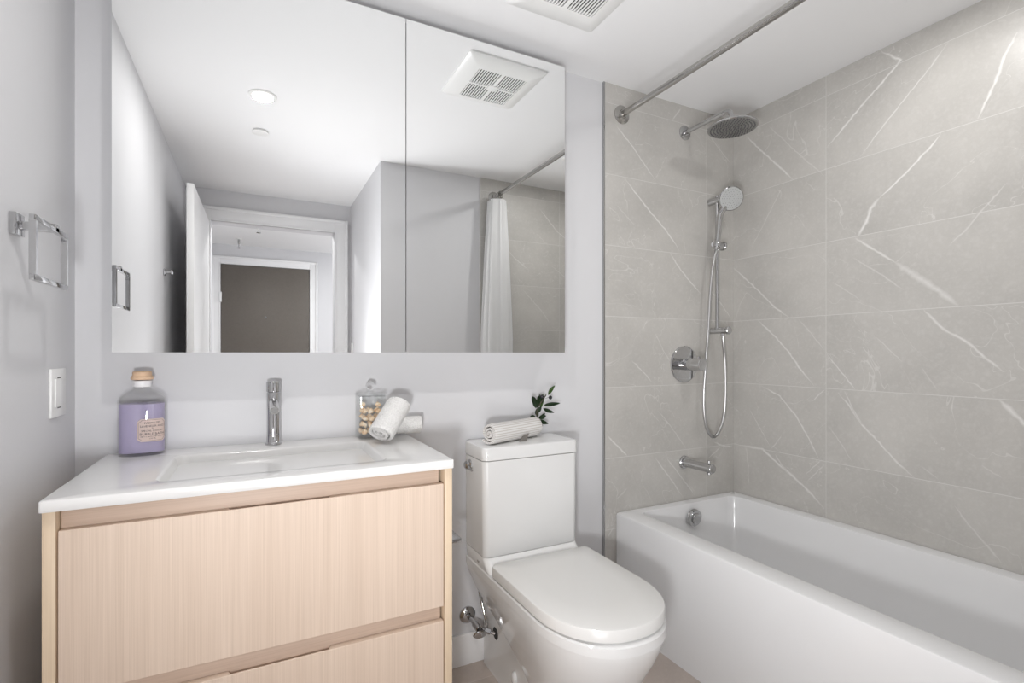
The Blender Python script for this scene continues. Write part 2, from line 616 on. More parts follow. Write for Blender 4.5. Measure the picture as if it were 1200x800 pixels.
VB = [
(0.004, 0.75, [(1.408, 2.173), (1.499, 2.1), (1.578, 2.022), (1.639, 1.965)]),
(0.005, 0.85, [(1.458, 1.946), (1.546, 1.868), (1.629, 1.799), (1.699, 1.746), (1.755, 1.692), (1.788, 1.653)]),
(0.005, 0.7, [(1.728, 1.64), (1.777, 1.584), (1.835, 1.531), (1.928, 1.459)]),
(0.0035, 0.55, [(1.98, 1.495), (2.07, 1.415), (2.15, 1.337)]),
(0.005, 0.6, [(1.799, 2.33), (1.744, 2.266)]),
(0.004, 0.5, [(1.992, 2.234), (2.1, 2.153), (2.15, 2.123)]),
(0.004, 0.6, [(1.499, 1.138), (1.578, 1.076), (1.619, 1.036)]),
(0.003, 0.45, [(1.593, 1.324), (1.558, 1.269)]),
(0.003, 0.5, [(1.634, 1.267), (1.686, 1.184), (1.734, 1.125)]),
(0.003, 0.45, [(1.65, 0.909), (1.728, 0.833), (1.832, 0.716)]),
(0.004, 0.6, [(1.634, 0.694), (1.755, 0.555), (1.81, 0.487)]),
(0.004, 0.6, [(1.702, 0.688), (1.793, 0.59), (1.894, 0.481)]),
(0.005, 0.75, [(1.366, 0.809), (1.475, 0.713)]),
(0.003, 0.45, [(1.475, 0.569), (1.413, 0.528)]),
(0.004, 0.5, [(1.399, 0.41), (1.366, 0.367)]),
(0.004, 0.6, [(2.064, 0.701), (1.98, 0.654)]),
(0.005, 0.6, [(2.016, 0.734), (2.076, 0.708), (2.15, 0.698)]),
(0.003, 0.4, [(1.489, 1.679), (1.518, 1.644)]),
(0.003, 0.35, [(1.413, 1.821), (1.523, 1.74)]),
(0.003, 0.35, [(2.07, 0.994), (2.15, 0.905)]),
]


def tiled_wall(name, mat, corner0, u_axis, n_axis, ulen, thick, veins):
    """slab of wall tiling; the stone's veins are strips of the same skin carrying the attribute 'vein'"""
    bm = BM()
    lay = bm.verts.layers.float.new('vein')
    o, u, n = Vector(corner0), Vector(u_axis), Vector(n_axis)
    v = [bm.verts.new(o + u * a + Vector((0, 0, c)) + n * t) for t in (0, -thick) for a, c in ((0, 0), (ulen, 0), (ulen, CEIL), (0, CEIL))]
    flip = u.cross(Vector((0, 0, 1))).dot(n) < 0

    def face(*q):
        bm.faces.new(q[::-1] if flip else q)
    face(v[0], v[1], v[2], v[3])
    face(v[7], v[6], v[5], v[4])
    for i in range(4):
        j = (i + 1) % 4
        face(v[j], v[i], v[4 + i], v[4 + j])
    rnd = random.Random(3)
    for vi, (w, s, pts) in enumerate(veins):
        lift = 0.0002 + 0.00003 * vi
        P = [Vector((p[0], p[1])) for p in pts]
        Q = []
        for a, b in zip(P[:-1], P[1:]):
            k = max(2, int((b - a).length / 0.012))
            nn = Vector((-(b - a).y, (b - a).x)).normalized()
            for i in range(k):
                t = i / k
                Q.append(a.lerp(b, t) + nn * rnd.uniform(-0.0016, 0.0016))
        Q.append(P[-1])
        rows = []
        for i, q in enumerate(Q):
            t = (Q[min(i + 1, len(Q) - 1)] - Q[max(i - 1, 0)]).normalized()
            nn = Vector((-t.y, t.x))
            e = min(1.0, 0.35 + 2.2 * min(i, len(Q) - 1 - i) / max(1, len(Q) - 1) * 2)
            hw = w * e * rnd.uniform(0.75, 1.25)
            row = []
            for k, st in ((-1.0, 0.0), (-0.3, 0.75), (0.0, 1.0), (0.3, 0.75), (1.0, 0.0)):
                uv = q + nn * (hw * k)
                vv = bm.verts.new(o + u * (uv.x - o.dot(u)) * 1.0 * (u.dot(u)) + Vector((0, 0, uv.y)) + n * lift if u.x else
                                  Vector((o.x, uv.x, uv.y)) + n * lift)
                vv[lay] = st * s * e
                row.append(vv)
            rows.append(row)
        for a, b in zip(rows[:-1], rows[1:]):
            for k in range(4):
                f = bm.faces.new((a[k], a[k + 1], b[k + 1], b[k]))
                f.normal_update()
                if f.normal.dot(n) < 0:
                    f.normal_flip()
    return struct(name, bm, mat, attr=True)


XT0 = 1.352
tiled_wall('wall_shower', M_tile_back, (XT0, 0.0, 0.0), (1, 0, 0), (0, -1, 0), XR - XT0, 0.01, VB)
tiled_wall('wall_right', M_tile_right, (XR, -1.55, 0.0), (0, 1, 0), (-1, 0, 0), 1.55, 0.12, VR)
boxs('trim_1', M_chrome_dark, XT0 - 0.007, XT0, -0.001, 0.0105, 0, CEIL)
YF = -1.55
tiled_wall('wall_tub_foot', M_tile_back, (1.342, YF, 0.0), (1, 0, 0), (0, 1, 0), XR - 1.342, 0.01, [
    (0.004, .6, [(1.45, 1.98), (1.60, 1.83), (1.72, 1.75)]), (0.004, .5, [(1.66, 1.62), (1.82, 1.47), (1.9, 1.37)]),
    (0.005, .6, [(1.80, 2.2), (1.95, 2.05), (2.1, 1.96)]), (0.003, .5, [(1.9, 1.8), (2.05, 1.7)])])
boxs('wall_front', M_wall, 0.684, XR + 0.12, -1.68, YF - 0.01, 0, CEIL)
boxs('wall_recess', M_wall, 0.684, 0.80, -2.645, -1.68, 0, CEIL)
# wall with the doorway to the hall
DX0, DX1, DZ = -0.284, 0.561, 2.12
bm = BM()
add_box(bm, XL, DX0, -2.77, -2.645, 0, CEIL)
add_box(bm, DX1, 2.42, -2.77, -2.645, 0, CEIL)
add_box(bm, DX0, DX1, -2.77, -2.645, DZ, CEIL)
struct('wall_doorway', bm, M_wall)


def casing(name, x0, x1, z1, y, out, w=0.10, t=0.016):
    bm = BM()
    for (a, b, c, d, e, f) in ((x0 - w, x0, 0, z1 + w, 0, t), (x1, x1 + w, 0, z1 + w, 0, t), (x0, x1, z1, z1 + w, 0, t)):
        add_box(bm, a, b, min(y, y + out * t), max(y, y + out * t), c, d, bev=0.002)
    # raised outer band and inner bead
    q = 0.022
    for (a, b, c, d) in ((x0 - w, x0 - w + q, 0, z1 + w), (x1 + w - q, x1 + w, 0, z1 + w), (x0 - w + q, x1 + w - q, z1 + w - q, z1 + w)):
        add_box(bm, a, b, min(y, y + out * 0.026), max(y, y + out * 0.026), c, d, bev=0.004)
    for (a, b, c, d) in ((x0 - 0.014, x0, 0, z1 + 0.014), (x1, x1 + 0.014, 0, z1 + 0.014), (x0, x1, z1, z1 + 0.014)):
        add_box(bm, a, b, min(y, y + out * 0.021), max(y, y + out * 0.021), c, d, bev=0.003)
    return struct(name, bm, M_trim, smooth=True)


casing('trim_2', DX0, DX1, DZ, -2.645, 1)
# hall beyond the doorway
YE = -4.72
boxs('wall_hall_end', M_wall, -0.62, 2.42, YE - 0.12, YE, 0, CEIL)
boxs('wall_hall_left', M_wall, -0.62, -0.50, YE, -2.77, 0, CEIL)
bm = BM()
add_box(bm, 2.30, 2.42, YE, -4.6, 0, CEIL)
add_box(bm, 2.30, 2.42, -2.85, -2.77, 0, CEIL)
add_box(bm, 2.30, 2.42, -4.6, -2.85, 0, 0.2)
add_box(bm, 2.30, 2.42, -4.6, -2.85, 2.25, CEIL)
struct('wall_hall_right', bm, M_wall)
boxs('trim_3', M_trim, 2.30, 2.305, -4.6, -2.85, 0.19, 0.2)

# entry door at the end of the hall
d2 = add_box(BM(), -0.329, 0.56, YE, YE + 0.012, 0.005, 2.13, bev=0.002)
d2 = struct('door_2', d2, M_brown, 'flat taupe brown entry door with a peephole at the hall end', 'door', smooth=True)
casing('trim_4', -0.333, 0.564, 2.134, YE, 1, w=0.085)
bm = BM()
cyl(bm, (0.105, YE + 0.010, 1.565), (0.105, YE + 0.020, 1.565), 0.012)
obj('peephole', bm, M_chrome, d2)
bm = BM()
add_box(bm, -0.345, -0.322, YE + 0.012, YE + 0.034, 1.72, 1.83, bev=0.003)
obj('hinge', bm, M_trim, d2)

# bathroom door, swung open towards the left wall
d1 = thing('door_1', (DX0 - 0.008, -2.612, 0.0), 'white bathroom door leaf swung open against the left wall', 'door')
d1['kind'] = 'structure'
boxp('door_panel', M_door, d1, DX0 - 0.043, DX0 - 0.008, -2.612, -1.735, 0.01, DZ - 0.01, bev=0.002)
bm = BM()
cyl(bm, (DX0 - 0.043, -1.80, 1.02), (DX0 - 0.053, -1.80, 1.02), 0.026)
cyl(bm, (DX0 - 0.008, -1.80, 1.02), (DX0 + 0.002, -1.80, 1.02), 0.026)
cyl(bm, (DX0 + 0.002, -1.80, 1.02), (DX0 + 0.04, -1.80, 1.02), 0.010)
tube(bm, [(DX0 + 0.04, -1.79, 1.02), (DX0 + 0.042, -1.86, 1.02), (DX0 + 0.04, -1.92, 1.02)], 0.009)
obj('door_lever', bm, M_nickel, d1)
d1.rotation_euler = (0, 0, radians(0.7))

bm = BM()
cyl(bm, (XL, -1.72, 1.607), (XL + 0.008, -1.72, 1.607), 0.020, ch=0.002)
cyl(bm, (XL + 0.008, -1.72, 1.607), (XL + 0.032, -1.72, 1.607), 0.007)
lathe(bm, (XL + 0.030, -1.72, 1.607), (1, 0, 0), [(0.007, 0), (0.014, 0.003), (0.015, 0.009), (0.010, 0.014)], 20)
tag(obj('robe_hook', bm, M_chrome), 'small chrome robe hook on the left wall near the open white door', 'hook')

# skirting
boxs('baseboard_back', M_trim, 0.475, XT0 - 0.008, -0.002, 0.01, 0, 0.116, bev=0.003)
boxs('baseboard_left', M_trim, XL, XL + 0.012, -2.60, 0.01, 0, 0.116, bev=0.003)
boxs('baseboard_front', M_trim, 0.69, 1.335, -1.56, -1.548, 0, 0.116, bev=0.003)


# ------------------------------------------------------------------ ceiling fittings
def recessed_light(x, y, label, w, r=0.060, rl=0.042):
    t = thing('recessed_light', (x, y, CEIL), label, 'ceiling light', 'recessed lights')
    bm = BM()
    lathe(bm, (x, y, CEIL), (0, 0, -1), [(rl, 0.0), (r, 0.0), (r, 0.003), (r - 0.004, 0.006), (rl + 0.004, 0.006), (rl, 0.003)], 40, False, False)
    obj('trim_ring', bm, M_plastic, t)
    bm = BM()
    lathe(bm, (x, y, CEIL), (0, 0, -1), [(rl + 0.001, 0.0005), (rl + 0.001, 0.0035), (rl * 0.6, 0.0045)], 40)
    obj('lens', bm, M_lens, t)
    l = area('recessed_light_lamp', (x, y, CEIL - 0.010), (0, 0, 0), rl * 2, rl * 2, w, (1.0, 0.985, 0.965), 'DISK')
    l.parent = t
    l.location = (0, 0, -0.010)
    return t


recessed_light(*LAMP_POS[0], 'round white recessed ceiling light seen lit in the mirror', LAMP_W[0])
recessed_light(*LAMP_POS[1], 'round white recessed ceiling light above the bathtub', LAMP_W[1])
for i, (hx, hy) in enumerate(HALL_FILL_POS):
    recessed_light(hx, hy, ('added unseen round white light in the hall ceiling just past the doorway', 'added unseen round white light in the hall ceiling on the open side')[i], HALL_FILL_W)

bm = BM()
lathe(bm, (0.0241, -1.433, CEIL), (0, 0, -1), [(0.036, 0), (0.036, 0.006), (0.040, 0.007), (0.040, 0.010), (0.030, 0.013)], 36)
tag(obj('sprinkler_cover', bm, M_plastic), 'round white flat sprinkler cover on the ceiling beside the recessed light', 'sprinkler')

for (sxp, syp, lab_) in ((-0.149, -4.344, 'small pendant sprinkler on the hall ceiling nearer the brown door'), (0.027, -3.514, 'small pendant sprinkler on the hall ceiling just past the doorway')):
    s_ = thing('hall_sprinkler', (sxp, syp, CEIL), lab_, 'sprinkler')
    bm = BM()
    lathe(bm, (sxp, syp, CEIL), (0, 0, -1), [(0.030, 0), (0.028, 0.006), (0.012, 0.009)], 28)
    obj('escutcheon', bm, M_plastic, s_)
    bm = BM()
    lathe(bm, (sxp, syp, CEIL - 0.008), (0, 0, -1), [(0.011, 0), (0.011, 0.045), (0.007, 0.05), (0.005, 0.085), (0.018, 0.087), (0.018, 0.090), (0.004, 0.094)], 24)
    obj('sprinkler_head', bm, M_chrome_dark, s_)

fan = thing('exhaust_fan', (0.915, -0.43, CEIL), 'square white exhaust fan with slotted grille in the ceiling', 'fan')
FX0, FX1, FY0, FY1 = 0.742, 1.092, -0.602, -0.254
GX0, GX1, GY0, GY1 = 0.815, 1.035, -0.566, -0.336
bm = BM()
def _zr(r, z):
    return [(x, y, z) for x, y in r]
rings = [_zr(rrect(FX0, FX1, FY0, FY1, 0.012, 4), CEIL), _zr(rrect(FX0, FX1, FY0, FY1, 0.012, 4), CEIL - 0.006),
         _zr(rrect(FX0 + 0.012, FX1 - 0.012, FY0 + 0.012, FY1 - 0.012, 0.012, 4), CEIL - 0.016),
         _zr(rrect(GX0, GX1, GY0, GY1, 0.004, 4), CEIL - 0.018), _zr(rrect(GX0, GX1, GY0, GY1, 0.004, 4), CEIL - 0.004)]
loft(bm, rings, False, False)
obj('cover', bm, M_plastic, fan)
boxp('duct_shadow_plate', M_gapdark, fan, GX0, GX1, GY0, GY1, CEIL - 0.004, CEIL - 0.001)
bm = BM()
NS = 20
for i in range(NS):
    x = GX0 + (i + 0.5) * (GX1 - GX0) / NS
    add_box(bm, x - 0.0026, x + 0.0026, GY0, GY1, CEIL - 0.0175, CEIL - 0.0150)
gx, gy = (GX0 + GX1) / 2, (GY0 + GY1) / 2
add_box(bm, gx - 0.005, gx + 0.005, GY0, GY1, CEIL - 0.018, CEIL - 0.006)
add_box(bm, GX0, GX1, gy - 0.005, gy + 0.005, CEIL - 0.018, CEIL - 0.006)
obj('grille', bm, M_plastic, fan, smooth=False)
boxp('centre_boss', M_plastic, fan, gx - 0.022, gx + 0.022, gy - 0.022, gy + 0.022, CEIL - 0.021, CEIL - 0.006, bev=0.004)

# ------------------------------------------------------------------ mirror cabinet
MX0, MX1, MS, MY = -0.336, 1.077, 0.4484, -0.105
MZ0, MZ1 = 1.1725, 2.286
mc = thing('mirror_cabinet', ((MX0 + MX1) / 2, 0.0, MZ0), 'wide frameless two-door mirror cabinet on the wall above the sink', 'mirror')
boxp('cabinet_body', M_cab, mc, MX0 + 0.004, MX1 - 0.004, MY + 0.021, 0.0095, MZ0 + 0.003, MZ1 - 0.003)
boxp('mirror_door', M_mirror, mc, MX0, MS - 0.0014, MY, MY + 0.019, MZ0, MZ1)
boxp('mirror_door', M_mirror, mc, MS + 0.0014, MX1, MY, MY + 0.019, MZ0, MZ1)

# ------------------------------------------------------------------ vanity
vx0, vx1, vy = -0.3655, 0.4695, -0.49
ZT = 0.888                       # counter top surface
ZB = ZT - 0.0225
van = thing('vanity_cabinet', ((vx0 + vx1) / 2, -0.24, 0), 'pale oak vanity cabinet with two wide drawers under the white sink top', 'cabinet')
for a, b in ((vx0, vx0 + 0.0205), (vx1 - 0.0205, vx1)):
    boxp('side_panel', M_oak_side, van, a, b, vy, 0.008, 0.0, ZB, bev=0.001)
boxp('back_panel', M_oak_v, van, vx0 + 0.0205, vx1 - 0.0205, -0.004, 0.008, 0.1, ZB - 0.002)
boxp('bottom_panel', M_oak_h, van, vx0 + 0.0205, vx1 - 0.0205, -0.465, -0.004, 0.12, 0.14)
boxp('toe_kick', M_oak_h, van, vx0 + 0.0205, vx1 - 0.0205, -0.44, -0.425, 0.0, 0.12)
ix0, ix1 = vx0 + 0.0205, vx1 - 0.0205
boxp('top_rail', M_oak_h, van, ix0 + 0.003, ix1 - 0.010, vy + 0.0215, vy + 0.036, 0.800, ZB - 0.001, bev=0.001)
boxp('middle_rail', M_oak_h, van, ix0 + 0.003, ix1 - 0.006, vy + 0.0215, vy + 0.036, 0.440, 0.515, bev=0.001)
NX0, NX1 = -0.0536, 0.1622


def drawer(z0, z1):
    x0, x1 = ix0 + 0.0042, ix1 - 0.0042
    bm = BM()
    yb = vy + 0.019
    # front panel whose top back edge is scooped between NX0 and NX1 as a finger pull
    cols = [(x0, 0), (NX0, 0), (NX0 + 0.004, 1), (NX1 - 0.004, 1), (NX1, 0), (x1, 0)]
    rings = []
    for x, c in cols:
        yt, zs = (vy + 0.004, z1 - 0.022) if c else (yb - 0.0005, z1 - 0.0005)
        rings.append([(x, vy, z0), (x, vy, z1 - 0.001), (x, vy + 0.001, z1), (x, yt, z1), (x, yb, zs), (x, yb, z0)])
    loft(bm, rings)
    f = obj('drawer_front', bm, M_oak_v, van, angle=25)
    bm = BM()
    add_box(bm, x0 + 0.03, x1 - 0.03, yb, -0.06, z0 + 0.02, z0 + 0.035)
    add_box(bm, x0 + 0.03, x0 + 0.045, yb, -0.06, z0 + 0.035, z1 - 0.13)
    add_box(bm, x1 - 0.045, x1 - 0.03, yb, -0.06, z0 + 0.035, z1 - 0.13)
    add_box(bm, x0 + 0.045, x1 - 0.045, -0.075, -0.06, z0 + 0.035, z1 - 0.13)
    obj('drawer_box', bm, M_oak_h, f, smooth=False)


drawer(0.5005, 0.8245)
drawer(0.140, 0.4605)

# counter with integrated basin
cx0, cx1, cy0, cy1 = -0.3685, 0.4715, -0.5005, 0.0095
top = BM()
R = lambda x0, x1, y0, y1, r, z: [(x, y, z) for x, y in rrect(x0, x1, y0, y1, r, 8)]
sx0, sx1, sy0, sy1 = -0.200, 0.318, -0.425, -0.098
rings = [R(cx0 + 0.001, cx1 - 0.001, cy0 + 0.001, cy1, 0.004, ZB), R(cx0, cx1, cy0, cy1, 0.005, ZB + 0.0015), R(cx0, cx1, cy0, cy1, 0.005, ZT - 0.003),
         R(cx0 + 0.001, cx1 - 0.001, cy0 + 0.001, cy1, 0.005, ZT - 0.0008), R(cx0 + 0.003, cx1 - 0.003, cy0 + 0.003, cy1, 0.004, ZT),
         R(sx0, sx1, sy0, sy1, 0.030, ZT), R(sx0 + 0.004, sx1 - 0.004, sy0 + 0.004, sy1 - 0.004, 0.028, ZT - 0.0012),
         R(sx0 + 0.008, sx1 - 0.008, sy0 + 0.008, sy1 - 0.008, 0.026, ZT - 0.006),
         R(sx0 + 0.018, sx1 - 0.018, sy0 + 0.012, sy1 - 0.012, 0.026, ZT - 0.03),
         R(sx0 + 0.035, sx1 - 0.035, sy0 + 0.018, sy1 - 0.018, 0.03, ZT - 0.060),
         R(sx0 + 0.06, sx1 - 0.06, sy0 + 0.030, sy1 - 0.030, 0.04, ZT - 0.078),
         R(sx0 + 0.12, sx1 - 0.12, sy0 + 0.07, sy1 - 0.07, 0.05, ZT - 0.087),
         R(0.05 - 0.03, 0.05 + 0.03, -0.30, -0.24, 0.029, ZT - 0.090)]
loft(top, rings)
sink = obj('sink_countertop', top, M_counter, angle=50)
tag(sink, 'white vanity countertop with a shallow rectangular integrated basin', 'sink')
bm = BM()
add_box(bm, 0.036, 0.072, -0.130, -0.1265, ZT - 0.034, ZT - 0.026, bev=0.002)
obj('overflow_slot', bm, M_chrome_dark, sink)
bm = BM()
lathe(bm, (0.05, -0.27, ZT - 0.090), (0, 0, 1), [(0.030, 0), (0.030, 0.003), (0.026, 0.005), (0.012, 0.0065)], 32)
obj('drain_stopper', bm, M_chrome, sink)

# faucet
fx, fy = 0.0505, -0.036
fau = thing('sink_faucet', (fx, fy, ZT), 'chrome single-hole faucet standing behind the basin', 'faucet')
bm = BM()
lathe(bm, (fx, fy, ZT), (0, 0, 1), [(0.0235, 0), (0.0235, 0.006), (0.0205, 0.010), (0.0190, 0.03), (0.0190, 0.160), (0.0182, 0.1615)], 40)
obj('body', bm, M_chrome, fau)
bm = BM()
lathe(bm, (fx, fy, ZT + 0.1625), (0, 0, 1), [(0.0182, 0), (0.0202, 0.0015), (0.0202, 0.030), (0.0185, 0.0325), (0.008, 0.034)], 40)
tube(bm, [(fx, fy + 0.014, ZT + 0.183), (fx, fy + 0.030, ZT + 0.190)], 0.004)
obj('lever_handle', bm, M_chrome, fau)
bm = BM()
tube(bm, [(fx, fy - 0.008, ZT + 0.136), (fx, fy - 0.05, ZT + 0.128), (fx, fy - 0.105, ZT + 0.116)], 0.0125, 24)
obj('spout', bm, M_chrome, fau)
bm = BM()
cyl(bm, (fx, fy - 0.1045, ZT + 0.1162), (fx, fy - 0.1075, ZT + 0.1155), 0.0095)
obj('aerator', bm, M_chrome_dark, fau)

# ------------------------------------------------------------------ bathtub
TX0, TX1, TY0, TY1, TZ = 1.412, XR - 0.0015, YF + 0.002, -0.0015, 0.4712
tub = thing('bathtub', ((TX0 + TX1) / 2, TY0, 0.0), 'white alcove bathtub with a flat apron between the tiled walls', 'bathtub')
bm = BM()
ix0_, ix1_, iy0_, iy1_ = 1.508, 2.096, TY0 + 0.075, -0.046
rings = [R(TX0, TX1, TY0, TY1, 0.003, 0.0), R(TX0, TX1, TY0, TY1, 0.003, TZ - 0.010), R(TX0 + 0.003, TX1 - 0.001, TY0 + 0.001, TY1 - 0.001, 0.004, TZ - 0.003),
         R(TX0 + 0.010, TX1 - 0.003, TY0 + 0.003, TY1 - 0.003, 0.006, TZ),
         R(ix0_ - 0.008, ix1_ + 0.008, iy0_ - 0.008, iy1_ + 0.008, 0.048, TZ), R(ix0_ - 0.002, ix1_ + 0.002, iy0_ - 0.002, iy1_ + 0.002, 0.045, TZ - 0.002),
         R(ix0_, ix1_, iy0_, iy1_, 0.045, TZ - 0.009), R(ix0_ + 0.006, ix1_ - 0.006, iy0_ + 0.03, iy1_ - 0.006, 0.045, TZ - 0.06),
         R(ix0_ + 0.03, ix1_ - 0.03, iy0_ + 0.16, iy1_ - 0.025, 0.07, TZ - 0.27), R(ix0_ + 0.06, ix1_ - 0.06, iy0_ + 0.24, iy1_ - 0.05, 0.09, TZ - 0.345),
         R(ix0_ + 0.12, ix1_ - 0.12, iy0_ + 0.32, iy1_ - 0.11, 0.10, TZ - 0.37), R(1.76, 1.84, -0.30, -0.22, 0.035, TZ - 0.375)]
loft(bm, rings)
obj('tub_shell', bm, M_acrylic, tub, angle=40)
bm = BM()
oc = Vector((1.812, -0.056, TZ - 0.062))
lathe(bm, oc, (0, -1, -0.12), [(0.037, 0.0), (0.040, 0.004), (0.040, 0.016), (0.037, 0.022), (0.030, 0.024)], 36)
ov = obj('overflow_cover', bm, M_chrome, tub)
bm = BM()
lathe(bm, oc + Vector((0, -0.024, -0.0029)), (0, -1, -0.12), [(0.026, 0.0), (0.026, 0.007), (0.022, 0.010), (0.010, 0.0105)], 32)
obj('overflow_knob', bm, M_chrome, ov)
bm = BM()
lathe(bm, (1.80, -0.26, TZ - 0.375), (0, 0, 1), [(0.032, 0), (0.032, 0.004), (0.02, 0.008)], 28)
obj('drain_stopper', bm, M_chrome, tub)

# ------------------------------------------------------------------ toilet
TC = 0.890
toi = thing('toilet', (TC, -0.38, 0.0), 'white two-piece skirted toilet with a closed lid beside the bathtub', 'toilet')


def dring(cx, hw, yb, yf, ys, z, rb=0.02, p=2.2):
    return [(x, y, z) for x, y in dshape(cx, hw, yb, yf, ys, 20, rb, p)]


BX = 0.895
bm = BM()
loft(bm, [dring(0.893, 0.10, -0.40, -0.575, -0.49, 0.0, 0.05), dring(0.893, 0.11, -0.38, -0.60, -0.49, 0.06, 0.05), dring(BX, 0.132, -0.30, -0.640, -0.48, 0.16, 0.04),
          dring(BX, 0.163, -0.175, -0.695, -0.48, 0.26, 0.03), dring(BX, 0.183, -0.060, -0.732, -0.49, 0.325, 0.02), dring(BX, 0.191, -0.010, -0.750, -0.50, 0.370, 0.012),
          dring(BX, 0.1925, -0.004, -0.754, -0.505, 0.388, 0.012), dring(BX, 0.1925, -0.004, -0.754, -0.505, 0.390, 0.012), dring(BX, 0.195, -0.004, -0.757, -0.51, 0.392, 0.012),
          dring(BX, 0.195, -0.004, -0.756, -0.51, 0.416, 0.012), dring(BX, 0.191, -0.006, -0.750, -0.51, 0.4205, 0.012)])
bowl = obj('bowl', bm, M_ceramic, toi, angle=40)
bm = BM()
loft(bm, [dring(0.893, 0.122, -0.004, -0.585, -0.46, 0.0, 0.012), dring(0.893, 0.120, -0.004, -0.580, -0.46, 0.012, 0.012), dring(0.893, 0.121, -0.004, -0.560, -0.45, 0.20, 0.012),
          dring(0.893, 0.132, -0.004, -0.52, -0.44, 0.30, 0.012), dring(0.893, 0.155, -0.006, -0.50, -0.44, 0.375, 0.012)])
obj('pedestal', bm, M_ceramic, toi, angle=40)
# deck that carries the tank, rounding down into the rim
bm = BM()
loft(bm, [R(0.704, 1.084, -0.228, -0.008, 0.02, 0.400), R(0.7035, 1.0845, -0.226, -0.007, 0.025, 0.4195), R(0.7005, 1.084, -0.218, -0.004, 0.025, 0.430), R(0.6985, 1.082, -0.205, -0.003, 0.025, 0.445),
          R(0.6985, 1.080, -0.192, -0.003, 0.025, 0.460), R(0.6995, 1.079, -0.189, -0.004, 0.024, 0.4655)])
obj('tank_deck', bm, M_ceramic, toi, angle=50)
bm = BM()
loft(bm, [R(0.6995, 1.0765, -0.1865, -0.003, 0.020, 0.467), R(0.6975, 1.0785, -0.1885, -0.003, 0.022, 0.470), R(0.6965, 1.0825, -0.1855, -0.003, 0.022, 0.7965)])
tank = obj('tank', bm, M_ceramic, toi, angle=40)
bm = BM()
loft(bm, [R(0.696, 1.083, -0.186, -0.003, 0.022, 0.7985), R(0.6945, 1.0855, -0.1885, -0.003, 0.023, 0.801), R(0.6945, 1.0855, -0.1885, -0.003, 0.023, 0.838),
          R(0.6965, 1.0835, -0.1865, -0.0035, 0.022, 0.843), R(0.702, 1.078, -0.181, -0.005, 0.020, 0.8455)])
obj('tank_lid', bm, M_ceramic, toi, angle=40)
bm = BM()
pb = Vector((0.6967, -0.062, 0.765))
lathe(bm, pb, (-1, 0, 0), [(0.020, 0), (0.020, 0.005), (0.016, 0.008), (0.015, 0.017), (0.010, 0.022)], 28)
tube(bm, [pb + Vector((-0.012, 0, 0)), pb + Vector((-0.014, -0.03, -0.006)), pb + Vector((-0.014, -0.05, -0.010))], 0.0045)
obj('flush_handle', bm, M_chrome, toi)
bm = BM()
loft(bm, [dring(0.896, 0.184, -0.236, -0.734, -0.52, 0.4208, 0.02), dring(0.896, 0.184, -0.236, -0.734, -0.52, 0.4262, 0.02)])
obj('seat_ring', bm, M_lid, toi, angle=40)
bm = BM()
loft(bm, [dring(0.896, 0.190, -0.231, -0.742, -0.52, 0.4263, 0.02), dring(0.896, 0.1945, -0.2265, -0.747, -0.52, 0.4280, 0.02), dring(0.896, 0.1945, -0.2265, -0.747, -0.52, 0.4545, 0.02),
          dring(0.896, 0.1925, -0.2285, -0.745, -0.52, 0.4590, 0.02), dring(0.896, 0.187, -0.234, -0.738, -0.52, 0.4615, 0.02), dring(0.896, 0.12, -0.30, -0.62, -0.50, 0.4625, 0.02)])
obj('seat_lid', bm, M_lid, toi, angle=40)
bm = BM()
lathe(bm, (0.893 - 0.1205, -0.118, 0.160), (-1, 0, 0), [(0.0215, -0.002), (0.0215, 0.0005)], 28)
obj('inlet_hole', bm, M_gapdark, toi)
bm = BM()
lathe(bm, (0.893 - 0.1215, -0.27, 0.088), (-1, 0, 0), [(0.013, -0.003), (0.013, 0.005), (0.010, 0.009), (0.004, 0.0105)], 24, sy=1.6)
obj('bolt_cap', bm, M_ceramic, toi)
bm = BM()
for k, (dy, dz, h) in enumerate(((0.000, 0.0, 0.006), (-0.005, -0.002, 0.005), (-0.010, 0.0, 0.006))):
    add_box(bm, 0.6965, 0.6998, -0.128 + dy - 0.0011, -0.128 + dy + 0.0011, 0.437 + dz, 0.437 + dz + h)
obj('maker_mark', bm, M_tag, toi, smooth=False)

# shut-off valve on the wall behind the toilet
vp = Vector((0.714, 0.0, 0.183))
sv = thing('shutoff_valve', (0.714, 0.008, 0.183), 'chrome water shut-off valve on the wall beside the toilet base', 'valve')
bm = BM()
lathe(bm, vp + Vector((0, 0.0095, 0)), (0, -1, 0), [(0.032, 0), (0.031, 0.005), (0.022, 0.013), (0.012, 0.016)], 36)
obj('escutcheon', bm, M_chrome, sv)
bm = BM()
cyl(bm, vp + Vector((0, -0.004, 0)), vp + Vector((0, -0.088, 0)), 0.008)
cyl(bm, vp + Vector((0, -0.066, 0)), vp + Vector((0, -0.108, 0)), 0.0125, ch=0.002)
cyl(bm, vp + Vector((0.0, -0.088, 0)), Vector((0.7708, -0.117, 0.161)), 0.0075)
cyl(bm, vp + Vector((0.0, -0.088, 0)).lerp(Vector((0.0568, -0.117, -0.022)), 0.4), vp + Vector((0.0, -0.088, 0)).lerp(Vector((0.0568, -0.117, -0.022)), 0.75), 0.011, ch=0.0015, seg=6)
obj('valve_body', bm, M_chrome, sv)
bm = BM()
lathe(bm, vp + Vector((-0.002, -0.106, -0.008)), (-0.1, -1, -0.25), [(0.005, 0), (0.006, 0.008), (0.013, 0.009), (0.015, 0.013), (0.013, 0.017), (0.006, 0.019)], 28, sx=1.7)
obj('oval_handle', bm, M_chrome, sv)
bm = BM()
